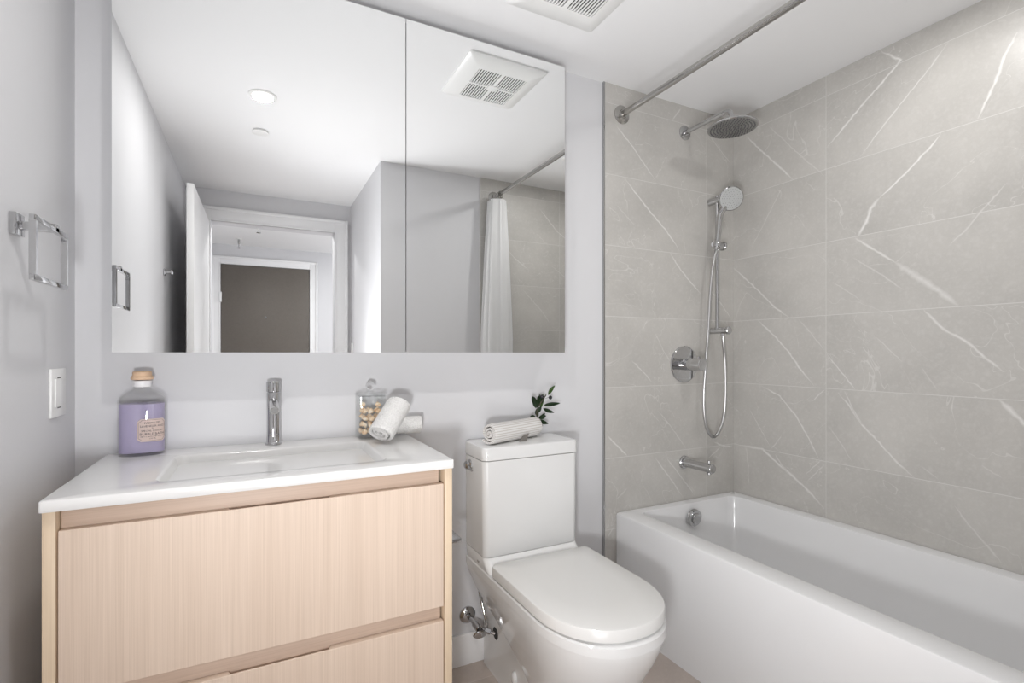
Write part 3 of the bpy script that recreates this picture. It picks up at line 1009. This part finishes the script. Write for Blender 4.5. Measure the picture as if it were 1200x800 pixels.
tube(bm, catmull([vp + Vector((0.030, -0.102, -0.006)), vp + Vector((0.030, -0.100, 0.02)), vp + Vector((0.024, -0.075, 0.07)), vp + Vector((0.022, -0.05, 0.12))], 8), 0.0045)
obj('supply_tube', bm, M_chrome, sv)

# paper holder fixed to the side of the vanity
ph = thing('paper_holder', (vx1, -0.30, 0.62), 'flat chrome paper holder shelf fixed to the side of the oak vanity', 'paper holder')
boxp('shelf_plate', M_chrome_dark, ph, vx1 + 0.006, vx1 + 0.060, -0.405, -0.25, 0.6265, 0.6385, bev=0.001)
boxp('mounting_plate', M_chrome_dark, ph, vx1 + 0.0003, vx1 + 0.006, -0.36, -0.29, 0.60, 0.6385, bev=0.001)
bm = BM()
tube(bm, [(vx1 + 0.004, -0.325, 0.612), (vx1 + 0.05, -0.325, 0.600), (vx1 + 0.05, -0.27, 0.600)], 0.005)
obj('roll_arm', bm, M_chrome_dark, ph)

# ------------------------------------------------------------------ shower rod and curtain
RX, RZ = 1.4424, EYE + 1.051
rod = thing('shower_rod', (RX, YF / 2, RZ), 'straight chrome shower rod below the ceiling over the bathtub edge', 'curtain rod')
bm = BM()
cyl(bm, (RX, -0.012, RZ), (RX, YF + 0.012, RZ), 0.0127, seg=32)
obj('rod', bm, M_nickel, rod)
for y, s in ((-0.0005, -1), (YF + 0.0005, 1)):
    bm = BM()
    lathe(bm, (RX, y, RZ), (0, s, 0), [(0.040, 0), (0.040, 0.004), (0.036, 0.007), (0.020, 0.010), (0.017, 0.018), (0.0135, 0.018)], 40)
    obj('wall_flange', bm, M_nickel, rod)
bm = BM()
NF, NV, ZC0, ZC1 = 240, 40, 0.14, RZ - 0.040
grid = []
for j in range(NV + 1):
    t = j / NV
    z = ZC1 + (ZC0 - ZC1) * t
    row = []
    low = min(1.0, max(0.0, (1.05 - z) / 0.45))
    low = low * low * (3 - 2 * low)
    for i in range(NF + 1):
        u = i / NF
        ph_ = u * 2 * pi * 7.5
        am = (0.048 + 0.050 * min(1, t * 2.2)) * (1 + 0.14 * sin(u * 17 + 1) + 0.08 * sin(t * 5 + u * 9))
        xc = RX - 0.008 + low * (1.285 - RX)
        am *= 1 - 0.15 * low
        x = xc + am * sin(ph_)
        y = YF + 0.030 + u * 0.085 + 0.006 * sin(ph_ * 2 + 0.6) + 0.012 * t * u
        row.append(Vector((x, y, z + (0.004 * cos(ph_) if j == 0 else 0))))
    grid.append(row)
TH = 0.0016
vf = [[bm.verts.new(p) for p in r] for r in grid]
for a, b in zip(vf[:-1], vf[1:]):
    for i in range(NF):
        bm.faces.new((a[i], a[i + 1], b[i + 1], b[i]))
bmesh.ops.solidify(bm, geom=bm.faces[:], thickness=TH)
tag(obj('shower_curtain', bm, M_curtain, angle=80), 'white fabric shower curtain bunched at the far end of the rod', 'curtain')
ring0 = None
for i in range(10):
    y = YF + 0.034 + 0.082 * (i + 0.5) / 10
    if ring0 is None:
        bm = BM()
        pts = [Vector((RX + 0.0205 * sin(a), y, RZ - 0.008 + 0.0245 * cos(a))) for a in [2 * pi * k / 28 for k in range(29)]]
        tube(bm, pts, 0.0016, 8)
        ring0 = obj('curtain_ring', bm, M_nickel)
        r_ = ring0
        y0_ = y
    else:
        r_ = ring0.copy()
        COL.objects.link(r_)
        r_.location.y += y - y0_
    tag(r_, 'metal curtain ring on the chrome rod holding the white curtain', 'curtain ring', 'curtain rings')

# ------------------------------------------------------------------ shower fittings
hx, hz = 1.8214, EYE + 1.0459
rs = thing('rain_shower', (hx, 0, hz), 'round chrome rain shower head on a horizontal wall arm', 'shower head')
bm = BM()
lathe(bm, (hx, -0.0005, hz), (0, -1, 0), [(0.034, 0), (0.034, 0.004), (0.031, 0.006), (0.012, 0.0065)], 36)
obj('wall_flange', bm, M_chrome, rs)
bm = BM()
tube(bm, [(hx, -0.003, hz)] + catmull([(hx, -0.03, hz), (hx, -0.20, hz), (hx, -0.243, hz - 0.003), (hx, -0.262, hz - 0.018), (hx, -0.270, hz - 0.052)], 8), 0.0105, 20)
obj('arm', bm, M_chrome, rs)
hd = Vector((0.0, -0.02, -1.0)).normalized()
hc = Vector((hx, -0.270, hz - 0.050))
bm = BM()
lathe(bm, hc, hd, [(0.011, -0.006), (0.015, 0.0), (0.016, 0.010), (0.020, 0.014), (0.040, 0.018), (0.052, 0.022), (0.098, 0.026), (0.102, 0.029), (0.102, 0.033), (0.100, 0.035)], 56)
head = obj('head', bm, M_chrome, rs)
bm = BM()
fo = hc + hd * 0.0352
d_, a_, b_ = frame_of(hd)
lathe(bm, fo, hd, [(0.099, 0), (0.098, 0.001), (0.094, 0.0012)], 56)
pl = obj('face_plate', bm, M_chrome_dark, head)
bm = BM()
for k in range(1, 8):
    r = 0.0125 * k
    n = max(6, int(2 * pi * r / 0.0125))
    for i in range(n):
        a = 2 * pi * (i + 0.5 * (k % 2)) / n
        p = fo + hd * 0.0011 + a_ * (r * cos(a)) + b_ * (r * sin(a))
        lathe(bm, p, hd, [(0.0030, 0), (0.0021, 0.0028)], 8)
npz = obj('spray_nozzles', bm, M_nozzle, head)

# slide rail
bx, by = 1.985, -0.050
rail = thing('slide_rail', (bx, 0, EYE + 0.10), 'vertical chrome slide rail with wall brackets on the tiled shower wall', 'shower rail')
bm = BM()
cyl(bm, (bx, by, EYE + 0.108), (bx, by, EYE + 0.757), 0.0095, seg=28, ch=0.001)
obj('rail_tube', bm, M_chrome, rail)
bm = BM()
cyl(bm, (bx, -0.0005, EYE + 0.735), (bx, -0.066, EYE + 0.735), 0.0165, seg=32, ch=0.0015)
obj('top_bracket', bm, M_chrome, rail)
bm = BM()
cyl(bm, (bx, -0.0005, EYE + 0.106), (bx, -0.106, EYE + 0.106), 0.0145, seg=32, ch=0.0015)
lathe(bm, (bx, -0.106, EYE + 0.106), (0, -1, 0), [(0.0145, 0), (0.0185, 0.001), (0.0185, 0.013), (0.016, 0.016)], 32)
lathe(bm, (bx, by, EYE + 0.119), (0, 0, -1), [(0.0125, -0.004), (0.0135, 0.0), (0.0135, 0.006)], 28)
cyl(bm, (bx, -0.083, EYE + 0.094), (bx, -0.083, EYE + 0.078), 0.0105, ch=0.001)
obj('outlet_bracket', bm, M_chrome, rail)
sz = EYE + 0.517
bm = BM()
cyl(bm, (bx - 0.014, by, sz), (bx + 0.030, by, sz), 0.0185, seg=32, ch=0.0012)
cyl(bm, (bx + 0.031, by, sz), (bx + 0.046, by, sz), 0.0215, seg=32, ch=0.002)
cyl(bm, (bx - 0.014, by, sz), (bx - 0.030, by - 0.010, sz + 0.002), 0.0150, seg=28)
sl = obj('slider', bm, M_chrome, rail)
# hand shower resting in the slider's cradle
hb, ht = Vector((1.9475, by - 0.028, sz - 0.026)), Vector((1.976, -0.075, EYE + 0.655))
ax = (ht - hb).normalized()
bm = BM()
lathe(bm, hb + ax * 0.010, ax, [(0.0160, 0), (0.0170, 0.003), (0.0170, 0.024), (0.0155, 0.027)], 28, True, True)
obj('cradle', bm, M_chrome, sl)
hs = thing('hand_shower', hb, 'chrome hand shower with a round spray face held on the slide rail', 'hand shower')
bm = BM()
nrm = Vector((-0.46, -0.80, -0.38)).normalized()
fc = Vector((2.000, -0.118, EYE + 0.727))
hp = catmull([hb - ax * 0.004, hb + ax * 0.03, hb + ax * 0.10, ht, Vector((1.999, -0.088, EYE + 0.706))], 6)
rad = [0.0095 + 0.0035 * min(1, i / 6) + 0.004 * max(0, i - 16) / 8 for i in range(len(hp))]
tube(bm, hp, 0.012, 22, rad)
obj('handle', bm, M_chrome, hs)
bm = BM()
lathe(bm, fc - nrm * 0.020, nrm, [(0.012, -0.004), (0.034, 0.0), (0.050, 0.007), (0.056, 0.014), (0.0565, 0.019), (0.053, 0.022)], 44)
hh = obj('spray_head', bm, M_chrome, hs)
bm = BM()
lathe(bm, fc + nrm * 0.0018, nrm, [(0.0525, 0), (0.051, 0.0012), (0.03, 0.002), (0.01, 0.002)], 44)
M_face = simple('spray_face_grey', (0.52, 0.53, 0.53), 0.35, 0.3)
obj('spray_face', bm, M_face, hh)
bm = BM()
_, fa, fb = frame_of(nrm)
for k in range(1, 5):
    r = 0.0105 * k
    n = 6 * k
    for i in range(n):
        a = 2 * pi * i / n
        lathe(bm, fc + nrm * 0.0032 + fa * (r * cos(a)) + fb * (r * sin(a)), nrm, [(0.0016, 0), (0.0012, 0.0016)], 6)
obj('spray_nozzles', bm, M_nozzle, hh)
# metal hose hanging in a loop from the hand shower to the outlet
bm = BM()
Z = lambda v: EYE + v
hose = catmull([hb - ax * 0.004, hb + Vector((-0.012, 0.002, -0.045)), (1.921, -0.068, Z(0.32)), (1.914, -0.060, Z(0.12)), (1.906, -0.052, Z(-0.05)), (1.897, -0.048, Z(-0.20)), (1.901, -0.048, Z(-0.30)),
                (1.921, -0.048, Z(-0.368)), (1.956, -0.050, Z(-0.402)), (1.993, -0.054, Z(-0.378)), (2.020, -0.058, Z(-0.308)), (2.026, -0.063, Z(-0.20)), (2.012, -0.072, Z(-0.04)), (1.990, -0.081, Z(0.045)), (1.985, -0.083, Z(0.082))], 48)
rads = [0.0074 if i % 2 else 0.0062 for i in range(len(hose))]
tube(bm, hose, 0.007, 10, rads)
hz_o = obj('shower_hose', bm, M_hose, angle=180)
tag(hz_o, 'ribbed metal shower hose hanging in a long loop on the tiles', 'hose')

# valve trim
wx, wz = 1.8165, EYE - 0.054
val = thing('shower_valve', (wx, 0, wz), 'chrome shower valve with a round plate and cylindrical handle', 'valve')
bm = BM()
lathe(bm, (wx, -0.0005, wz), (0, -1, 0), [(0.086, 0), (0.086, 0.005), (0.082, 0.008), (0.03, 0.0085)], 56)
obj('wall_plate', bm, M_chrome, val)
bm = BM()
lathe(bm, (wx, -0.008, wz), (0, -1, 0), [(0.028, 0), (0.028, 0.060), (0.0275, 0.061), (0.0275, 0.063), (0.0285, 0.064), (0.0285, 0.106), (0.027, 0.108), (0.01, 0.109)], 40)
hdl = obj('handle', bm, M_chrome, val)
bm = BM()
tube(bm, [(wx, -0.092, wz + 0.026), (wx, -0.092, wz + 0.038)], 0.0045)
obj('handle_pin', bm, M_chrome, hdl)

# tub spout
px, pz = 1.8165, EYE - 0.519
sp = thing('tub_spout', (px, 0, pz), 'chrome tub spout on the tiled wall above the overflow knob', 'faucet')
bm = BM()
lathe(bm, (px, -0.0005, pz), (0, -1, 0), [(0.031, 0), (0.031, 0.006), (0.027, 0.010), (0.02, 0.011)], 36)
obj('wall_flange', bm, M_chrome, sp)
bm = BM()
cyl(bm, (px, -0.006, pz), (px, -0.172, pz), 0.0205, seg=36, ch=0.002)
cyl(bm, (px, -0.150, pz - 0.018), (px, -0.150, pz - 0.027), 0.011, ch=0.001)
spb = obj('spout_body', bm, M_chrome, sp)
bm = BM()
lathe(bm, (px, -0.150, pz + 0.018), (0, 0, 1), [(0.004, 0), (0.004, 0.008), (0.007, 0.009), (0.007, 0.016), (0.004, 0.018)], 20)
obj('diverter_knob', bm, M_chrome, spb)

# ------------------------------------------------------------------ left wall: towel ring and switch
tr = thing('towel_ring', (XL, -0.383, EYE + 0.262), 'square chrome towel ring on the left wall beside the mirror', 'towel ring')
bm = BM()
rx = -0.374
ry0, ry1, rz0, rz1 = -0.507, -0.322, EYE + 0.138, EYE + 0.262
sq = 0.0052
add_box(bm, rx - sq, rx + sq, ry0, ry1, rz1 - 2 * sq, rz1, bev=0.0008)
add_box(bm, rx - sq, rx + sq, ry0, ry1, rz0, rz0 + 2 * sq, bev=0.0008)
add_box(bm, rx - sq, rx + sq, ry0, ry0 + 2 * sq, rz0 + 2 * sq, rz1 - 2 * sq)
add_box(bm, rx - sq, rx + sq, ry1 - 2 * sq, ry1, rz0 + 2 * sq, rz1 - 2 * sq)
obj('ring', bm, M_chrome, tr)
boxp('wall_mount', M_chrome, tr, XL + 0.0005, XL + 0.012, -0.408, -0.364, EYE + 0.240, EYE + 0.284, bev=0.001)
boxp('arm', M_chrome, tr, XL + 0.012, rx + sq, -0.398, -0.378, EYE + 0.252, EYE + 0.268, bev=0.001)


def switch(x, out, y0, y1, z0, z1, label):
    t = thing('light_switch', (x, (y0 + y1) / 2, z0), label, 'light switch')
    xs = sorted((x, x + out * 0.006))
    boxp('wall_plate', M_plastic, t, xs[0], xs[1], y0, y1, z0, z1, bev=0.0018)
    ym, w, zm = (y0 + y1) / 2, (y1 - y0), (z0 + z1) / 2
    h = z1 - z0
    xs = sorted((x + out * 0.004, x + out * 0.0085))
    k = 0.6 * w / 2
    boxp('rocker', M_plastic, t, xs[0], xs[1], ym - k, ym + k, zm - h * 0.29, zm + h * 0.29, bev=0.001)
    for zz in (zm + h * 0.31, zm - h * 0.31):
        xs = sorted((x + out * 0.0055, x + out * 0.0064))
        boxp('slot', M_gapdark, t, xs[0], xs[1], ym - 0.012, ym + 0.012, zz - 0.0012, zz + 0.0012)
    return t


switch(XL, 1, -0.187, -0.085, EYE - 0.158, EYE - 0.039, 'white rocker light switch on the left wall beside the vanity')
switch(0.684, -1, -2.60, -2.52, EYE - 0.04, EYE + 0.079, 'white light switch on the recess wall near the doorway casing')

# ------------------------------------------------------------------ bubble bath bottle
bc = Vector((-0.281, -0.040, ZT))
bot = thing('bubble_bath_bottle', bc, 'lilac bubble bath bottle with a wooden stopper on the left of the counter', 'bottle')


def ell(rx_, ry_, z, n=56, p=2.5):
    out = []
    for i in range(n):
        a = 2 * pi * i / n
        c, s = cos(a), sin(a)
        out.append((bc.x + rx_ * abs(c) ** (2 / p) * (1 if c >= 0 else -1), bc.y + ry_ * abs(s) ** (2 / p) * (1 if s >= 0 else -1), bc.z + z))
    return out


RXB, RYB = 0.0555, 0.040
outer = [(0.86, 0.0005), (0.97, 0.002), (1.0, 0.008), (1.0, 0.146), (0.985, 0.153), (0.93, 0.161), (0.82, 0.168), (0.66, 0.174), (0.50, 0.180)]
neck = [(0.0215, 0.184), (0.0205, 0.188), (0.0205, 0.208)]
bm = BM()
rings = [ell(RXB * s, RYB * s, z) for s, z in outer] + [ell(r, r, z, p=2.0) for r, z in neck]
inner = [ell(r - 0.004, r - 0.004, z, p=2.0) for r, z in reversed(neck)] + [ell(RXB * s - 0.003, RYB * s - 0.003, z - 0.002 if z > 0.1 else 0.009, p=2.5) for s, z in reversed(outer[2:])]
loft(bm, rings + inner)
obj('glass', bm, M_bottle, bot, angle=60)
bm = BM()
loft(bm, [ell(RXB - 0.0034, RYB - 0.0034, 0.0095), ell(RXB - 0.0034, RYB - 0.0034, 0.1425)])
obj('liquid', bm, M_lilac, bot, angle=60)
bm = BM()
lathe(bm, bc + Vector((0, 0, 0.2085)), (0, 0, 1), [(0.019, 0), (0.0255, 0.001), (0.0265, 0.004), (0.0260, 0.009), (0.0225, 0.012), (0.0225, 0.021), (0.0205, 0.0235), (0.01, 0.0245)], 36)
obj('stopper', bm, M_cork, bot)
bm = BM()
lathe(bm, bc + Vector((0, 0, 0.189)), (0, 0, 1), [(0.0208, 0), (0.0214, 0.001), (0.0214, 0.010), (0.0222, 0.011), (0.0222, 0.017), (0.0208, 0.018)], 36)
M_collar = simple('frosted_band', (0.80, 0.79, 0.80), 0.4)
obj('neck_band', bm, M_collar, bot)


def on_bottle(u, z, lift):
    """wrap: u = arc distance along the bottle's front, measured from its rightward corner side"""
    # numerically integrate the superellipse from the front centre (angle -90 deg)
    n = 400
    a = -pi / 2
    da = (1 if u >= 0 else -1) * pi / n
    p = 2.5

    def pt(a, g):
        c, s = cos(a), sin(a)
        return Vector((bc.x + (RXB + g) * abs(c) ** (2 / p) * (1 if c >= 0 else -1), bc.y + (RYB + g) * abs(s) ** (2 / p) * (1 if s >= 0 else -1), 0))
    L = 0
    prev = pt(a, 0)
    while L < abs(u):
        a += da
        q = pt(a, 0)
        L += (q - prev).length
        prev = q
    r = pt(a, lift)
    r.z = bc.z + z
    return r


UC, UW, LZ0, LZ1 = 0.029, 0.0335, 0.040, 0.102
bm = BM()
cut = 0.007
cols_ = [i / 24 for i in range(25)]
lo, hi = [], []
for t in cols_:
    u = UC - UW + 2 * UW * t
    e = min(t, 1 - t) * 2 * UW
    k = max(0, cut - e)
    lo.append((u, LZ0 + k))
    hi.append((u, LZ1 - k))
for lift, flip in ((0.0006, False),):
    a = [bm.verts.new(on_bottle(u, z, lift)) for u, z in lo]
    b = [bm.verts.new(on_bottle(u, z, lift)) for u, z in hi]
    for i in range(24):
        bm.faces.new((a[i], a[i + 1], b[i + 1], b[i]))
bmesh.ops.solidify(bm, geom=bm.faces[:], thickness=0.0003)
lab = obj('paper_label', bm, M_paper, bot, angle=60)


def letters(name, lines, parent, mat, place):
    """lines: (text, height, centre u, z); place(u, z) maps label coordinates onto the surface"""
    out = BM()
    for txt, size, uc, zc in lines:
        cu = bpy.data.curves.new('lettering', 'FONT')
        cu.body = txt
        cu.size = size
        cu.align_x = 'CENTER'
        cu.resolution_u = 2
        to = bpy.data.objects.new('lettering', cu)
        COL.objects.link(to)
        bpy.context.view_layer.update()
        me = to.evaluated_get(bpy.context.evaluated_depsgraph_get()).to_mesh()
        tmp = BM()
        tmp.from_mesh(me)
        to.evaluated_get(bpy.context.evaluated_depsgraph_get()).to_mesh_clear()
        for v in tmp.verts:
            v.co = place(uc + v.co.x, zc + v.co.y)
        m2 = bpy.data.meshes.new('tmp')
        tmp.to_mesh(m2)
        tmp.free()
        out.from_mesh(m2)
        bpy.data.meshes.remove(m2)
        bpy.data.objects.remove(to)
        bpy.data.curves.remove(cu)
    return obj(name, out, mat, parent, smooth=False)


letters('label_text', [('FARM LTD', 0.0078, UC, 0.0885), ('LAVENDER AND', 0.0076, UC, 0.0800), ('&', 0.0055, UC, 0.0745), ('SPECIAL LUXURY', 0.0066, UC, 0.0675),
                       ('BUBBLE BATH', 0.0092, UC, 0.0580), ('FOR THE BATH AND SHOWER', 0.0042, UC, 0.0525), ('500 ML', 0.0050, UC, 0.0470)], lab, M_ink, lambda u, z: on_bottle(u, z, 0.0011))
bm = BM()
for du, dz in ((0.0025, 0.0025),):
    pts = []
    ins = 0.0028
    cc = 0.0075
    u0, u1, z0, z1 = UC - UW + ins, UC + UW - ins, LZ0 + ins, LZ1 - ins
    path = [(u0 + cc, z0), (u1 - cc, z0), (u1, z0 + cc), (u1, z1 - cc), (u1 - cc, z1), (u0 + cc, z1), (u0, z1 - cc), (u0, z0 + cc), (u0 + cc, z0)]
    for (a0, b0), (a1, b1) in zip(path[:-1], path[1:]):
        k = 10
        for i in range(k):
            t = i / k
            pts.append(on_bottle(a0 + (a1 - a0) * t, b0 + (b1 - b0) * t, 0.0010))
    tube(bm, pts + [pts[0]], 0.00035, 5, caps=True)
obj('label_border', bm, M_ink, lab)

# ------------------------------------------------------------------ glass jar with shells
jx0, jx1, jz = 0.299, 0.387, ZT
jc = Vector((0.343, -0.047, ZT))
jar = thing('glass_jar', jc, 'square glass jar with a ball-topped lid behind the leaning towel', 'jar')
jw = 0.043
SQ = lambda h, r, z: [(x, y, z) for x, y in rrect(jc.x - h, jc.x + h, jc.y - h, jc.y + h, r, 5)]
bm = BM()
loft(bm, [SQ(jw - 0.002, 0.006, ZT + 0.0005), SQ(jw, 0.007, ZT + 0.003), SQ(jw, 0.007, ZT + 0.143), SQ(jw - 0.0022, 0.006, ZT + 0.143), SQ(jw - 0.0022, 0.006, ZT + 0.005)])
obj('glass', bm, M_jar, jar, angle=40)
bm = BM()
loft(bm, [SQ(jw - 0.005, 0.005, ZT + 0.1395), SQ(jw - 0.005, 0.005, ZT + 0.1436), SQ(jw + 0.0005, 0.007, ZT + 0.1438), SQ(jw + 0.0005, 0.007, ZT + 0.1475), SQ(jw - 0.004, 0.008, ZT + 0.150), SQ(0.012, 0.010, ZT + 0.154), SQ(0.006, 0.0055, ZT + 0.158)])
lid = obj('lid', bm, M_jar, jar, angle=40)
bm = BM()
bmesh.ops.create_uvsphere(bm, u_segments=28, v_segments=16, radius=0.0155, matrix=Matrix.Translation(jc + Vector((0, 0, 0.1725))))
obj('lid_knob', bm, M_glass, lid)


def shell_mesh(k):
    rnd = random.Random(k)
    bm = BM()
    # a small whorled shell: a tapering spiral
    pts, rad = [], []
    n = 46
    for i in range(n + 1):
        t = i / n
        a = t * 2 * pi * 2.4
        r = 0.0075 * (1 - t) ** 1.1
        pts.append(Vector((r * cos(a), r * sin(a), 0.018 * t - 0.006)))
        rad.append(0.0066 * (1 - t) ** 0.9 + 0.0008)
    tube(bm, pts, 0.005, 10, rad)
    return bm


sh0 = None
rnd = random.Random(11)
spots = []
for lvl in range(5):
    for gx_ in range(3):
        for gy_ in range(3):
            spots.append(((gx_ - 1) * 0.0225 + rnd.uniform(-0.0015, 0.0015), (gy_ - 1) * 0.0225 + rnd.uniform(-0.0015, 0.0015), 0.020 + lvl * 0.0222 + rnd.uniform(-0.001, 0.001)))
spots = [s for s in spots if not (s[2] > 0.10 and (s[0] + s[1] > 0.015 or rnd.random() < 0.4))]
for i, s in enumerate(spots):
    if sh0 is None:
        sh0 = obj('seashell', shell_mesh(1), M_shell)
        o = sh0
    else:
        o = sh0.copy()
        COL.objects.link(o)
    o.location = jc + Vector(s) + Vector((0, 0, -0.004))
    o.rotation_euler = (rnd.uniform(-0.5, 0.5), rnd.uniform(-0.5, 0.5), rnd.uniform(0, 6))
    o.scale = (0.78,) * 3
    tag(o, 'small peach and cream seashell inside the glass jar', 'seashell', 'seashells in the glass jar')


# ------------------------------------------------------------------ rolled towels
def rolled_towel(name, p0, p1, R_, turns, mat, label, squash=0.93, seed=1, tag_part=False, up=(0, 0, 1), attr=False, n_l=26):
    """a towel rolled around the axis p0-p1; the spiral shows at both ends"""
    p0, p1 = Vector(p0), Vector(p1)
    ax_ = (p1 - p0).normalized()
    L = (p1 - p0).length
    upv = Vector(up)
    s_ = ax_.cross(upv).normalized()
    u_ = s_.cross(ax_).normalized()
    rnd = random.Random(seed)
    K = 90
    N = int(turns * K)
    pitch = R_ / (turns + 0.35)
    prof_o, prof_i = [], []
    for i in range(N + 1):
        th = i / K * 2 * pi
        r = pitch * (0.35 + i / K)
        w = pitch * 0.74
        wob = 1 + 0.05 * sin(3 * th * 0.37 + seed) + 0.025 * sin(th * 1.7 + seed * 2)
        ro, ri = r * wob, (r - w * (0.9 if i > 6 else 0.6)) * wob
        ph0 = -th - 1.2
        prof_o.append((ro * cos(ph0), ro * sin(ph0) * squash))
        prof_i.append((ri * cos(ph0), ri * sin(ph0) * squash))
    prof = prof_o + prof_i[::-1]
    bm = BM()
    lay = bm.verts.layers.float.new('turn')
    rings = []
    for j in range(n_l + 1):
        t = j / n_l
        e = min(t, 1 - t) * L
        rr = 1 - 0.055 * max(0, 1 - e / 0.008) ** 2
        ring = []
        for k, (a, b) in enumerate(prof):
            jit = 0.0011 * sin(9 * t + k * 0.07 + seed) + rnd.uniform(-0.0004, 0.0004)
            end = (0.003 * sin(k * 0.03 + seed)) * (1 if j in (0, n_l) else 0)
            ring.append(p0 + ax_ * (L * t + end) + s_ * (a * (rr + jit * 8)) + u_ * (b * (rr + jit * 8)))
        rings.append(ring)
    vr = loft(bm, rings)
    for r in vr:
        for k, v in enumerate(r):
            v[lay] = (k if k <= N else 2 * N + 1 - k) / K
    o = obj(name, bm, mat, angle=60)
    return tag(o, label, 'towel')


rolled_towel('rolled_towel', (0.405, -0.046, ZT + 0.037), (0.512, -0.060, ZT + 0.037), 0.038, 3.4, M_towel, 'white rolled towel lying flat on the counter against the wall', seed=2)
rolled_towel('rolled_towel', (0.3432, -0.190, ZT + 0.0345), (0.417, -0.128, ZT + 0.120), 0.050, 3.2, M_towel, 'white rolled towel leaning upright across the lying towel and jar', squash=0.84, seed=5)
tw = rolled_towel('rolled_towel', (0.734, -0.146, 0.8455 + 0.040), (0.980, -0.048, 0.8455 + 0.040), 0.043, 3.2, M_stripe, 'striped white rolled towel with an olive sprig on the toilet tank', seed=3, n_l=30)
bm = BM()
q0 = Vector((0.850, -0.150, 0.8462))
vs = [bm.verts.new(q0 + Vector(p)) for p in ((0, 0, 0.004), (0.034, 0.004, 0.003), (0.046, 0.006, 0.030), (0.016, 0.001, 0.022))]
bm.faces.new(vs)
bmesh.ops.solidify(bm, geom=bm.faces[:], thickness=0.0015)
obj('sewn_tag', bm, M_tag, tw)

# ------------------------------------------------------------------ olive sprig
sg = thing('olive_sprig', (0.985, -0.05, 0.89), 'small dark green olive sprig tucked behind the striped rolled towel', 'plant')
stem = catmull([(1.009, -0.050, 0.885), (0.993, -0.050, 0.905), (0.982, -0.050, 0.926), (0.985, -0.05, 0.952), (1.003, -0.055, 0.982), (1.022, -0.055, 1.006)], 6)
bm = BM()
tube(bm, stem, 0.0022, 8)
obj('stem', bm, M_stem, sg)


def leaf(a, b, w, mat, bend, ny):
    a, b = Vector(a), Vector(b)
    d = b - a
    L = d.length
    d.normalize()
    nn = Vector((0, -1, 0)) * cos(ny) + d.cross(Vector((0, -1, 0))).normalized() * sin(ny)
    s_ = d.cross(nn).normalized()
    nn = s_.cross(d).normalized()
    bm = BM()
    rows = []
    n = 12
    for i in range(n + 1):
        t = i / n
        hw = w * (sin(pi * min(1, t * 0.97 + 0.02)) ** 0.75) * (1 - 0.25 * t) + 0.0002
        c = a + d * (L * t) + nn * (bend * L * sin(pi * t))
        rows.append([bm.verts.new(c + s_ * (hw * k) - nn * (abs(k) * hw * 0.25)) for k in (-1, -0.5, 0, 0.5, 1)])
    for r0, r1 in zip(rows[:-1], rows[1:]):
        for k in range(4):
            bm.faces.new((r0[k], r0[k + 1], r1[k + 1], r1[k]))
    bmesh.ops.solidify(bm, geom=bm.faces[:], thickness=0.0005)
    return obj('leaf', bm, mat, sg, angle=60)


LEAF = [
[[1.035, -0.05, 1.005], [1.059, -0.05, 1.042]],
[[0.988, -0.05, 0.965], [0.954, -0.05, 1.003]],
[[0.996, -0.05, 0.965], [1.002, -0.05, 1.008]],
[[1.015, -0.05, 0.965], [1.083, -0.05, 0.971]],
[[1.012, -0.05, 0.952], [1.054, -0.05, 0.935]],
[[1.0, -0.05, 0.912], [1.025, -0.05, 0.932]],
[[0.992, -0.05, 0.906], [1.038, -0.05, 0.89]],
[[0.977, -0.05, 0.921], [0.951, -0.05, 0.922]],
[[0.988, -0.05, 0.923], [0.986, -0.05, 0.952]],
[[1.0, -0.05, 0.954], [1.012, -0.05, 1.011]],
[[0.98, -0.05, 0.955], [0.967, -0.05, 0.999]],
[[0.984, -0.052, 0.958], [0.972, -0.060, 0.992]],
[[0.990, -0.052, 0.962], [0.985, -0.064, 1.004]],
[[0.998, -0.054, 0.972], [1.012, -0.062, 1.003]],
[[0.984, -0.050, 0.935], [0.996, -0.060, 0.962]],
[[0.992, -0.050, 0.915], [1.012, -0.062, 0.926]],
]
rnd = random.Random(4)
for i, (a, b) in enumerate(LEAF):
    b = Vector(b) + Vector((0, rnd.uniform(-0.018, 0.010), 0))
    leaf(a, b, 0.0085 if i in (0, 3, 4) else 0.0120 if i < 3 else 0.0095, M_leaf2 if i in (0, 9) else M_leaf, rnd.uniform(-0.1, 0.1), rnd.uniform(-0.3, 0.3))
for p in ((1.0429, -0.053, 0.9945), (1.0005, -0.058, 1.000)):
    bm = BM()
    bmesh.ops.create_uvsphere(bm, u_segments=18, v_segments=12, radius=0.0078, matrix=Matrix.Translation(p) @ Matrix.Diagonal((0.95, 0.9, 1.0, 1)))
    tube(bm, [Vector(p) + Vector((-0.005, 0, 0.002)), Vector(p).lerp(Vector((1.010, -0.055, 0.990)), 0.85)], 0.0006, 6)
    obj('olive', bm, M_olive, sg)
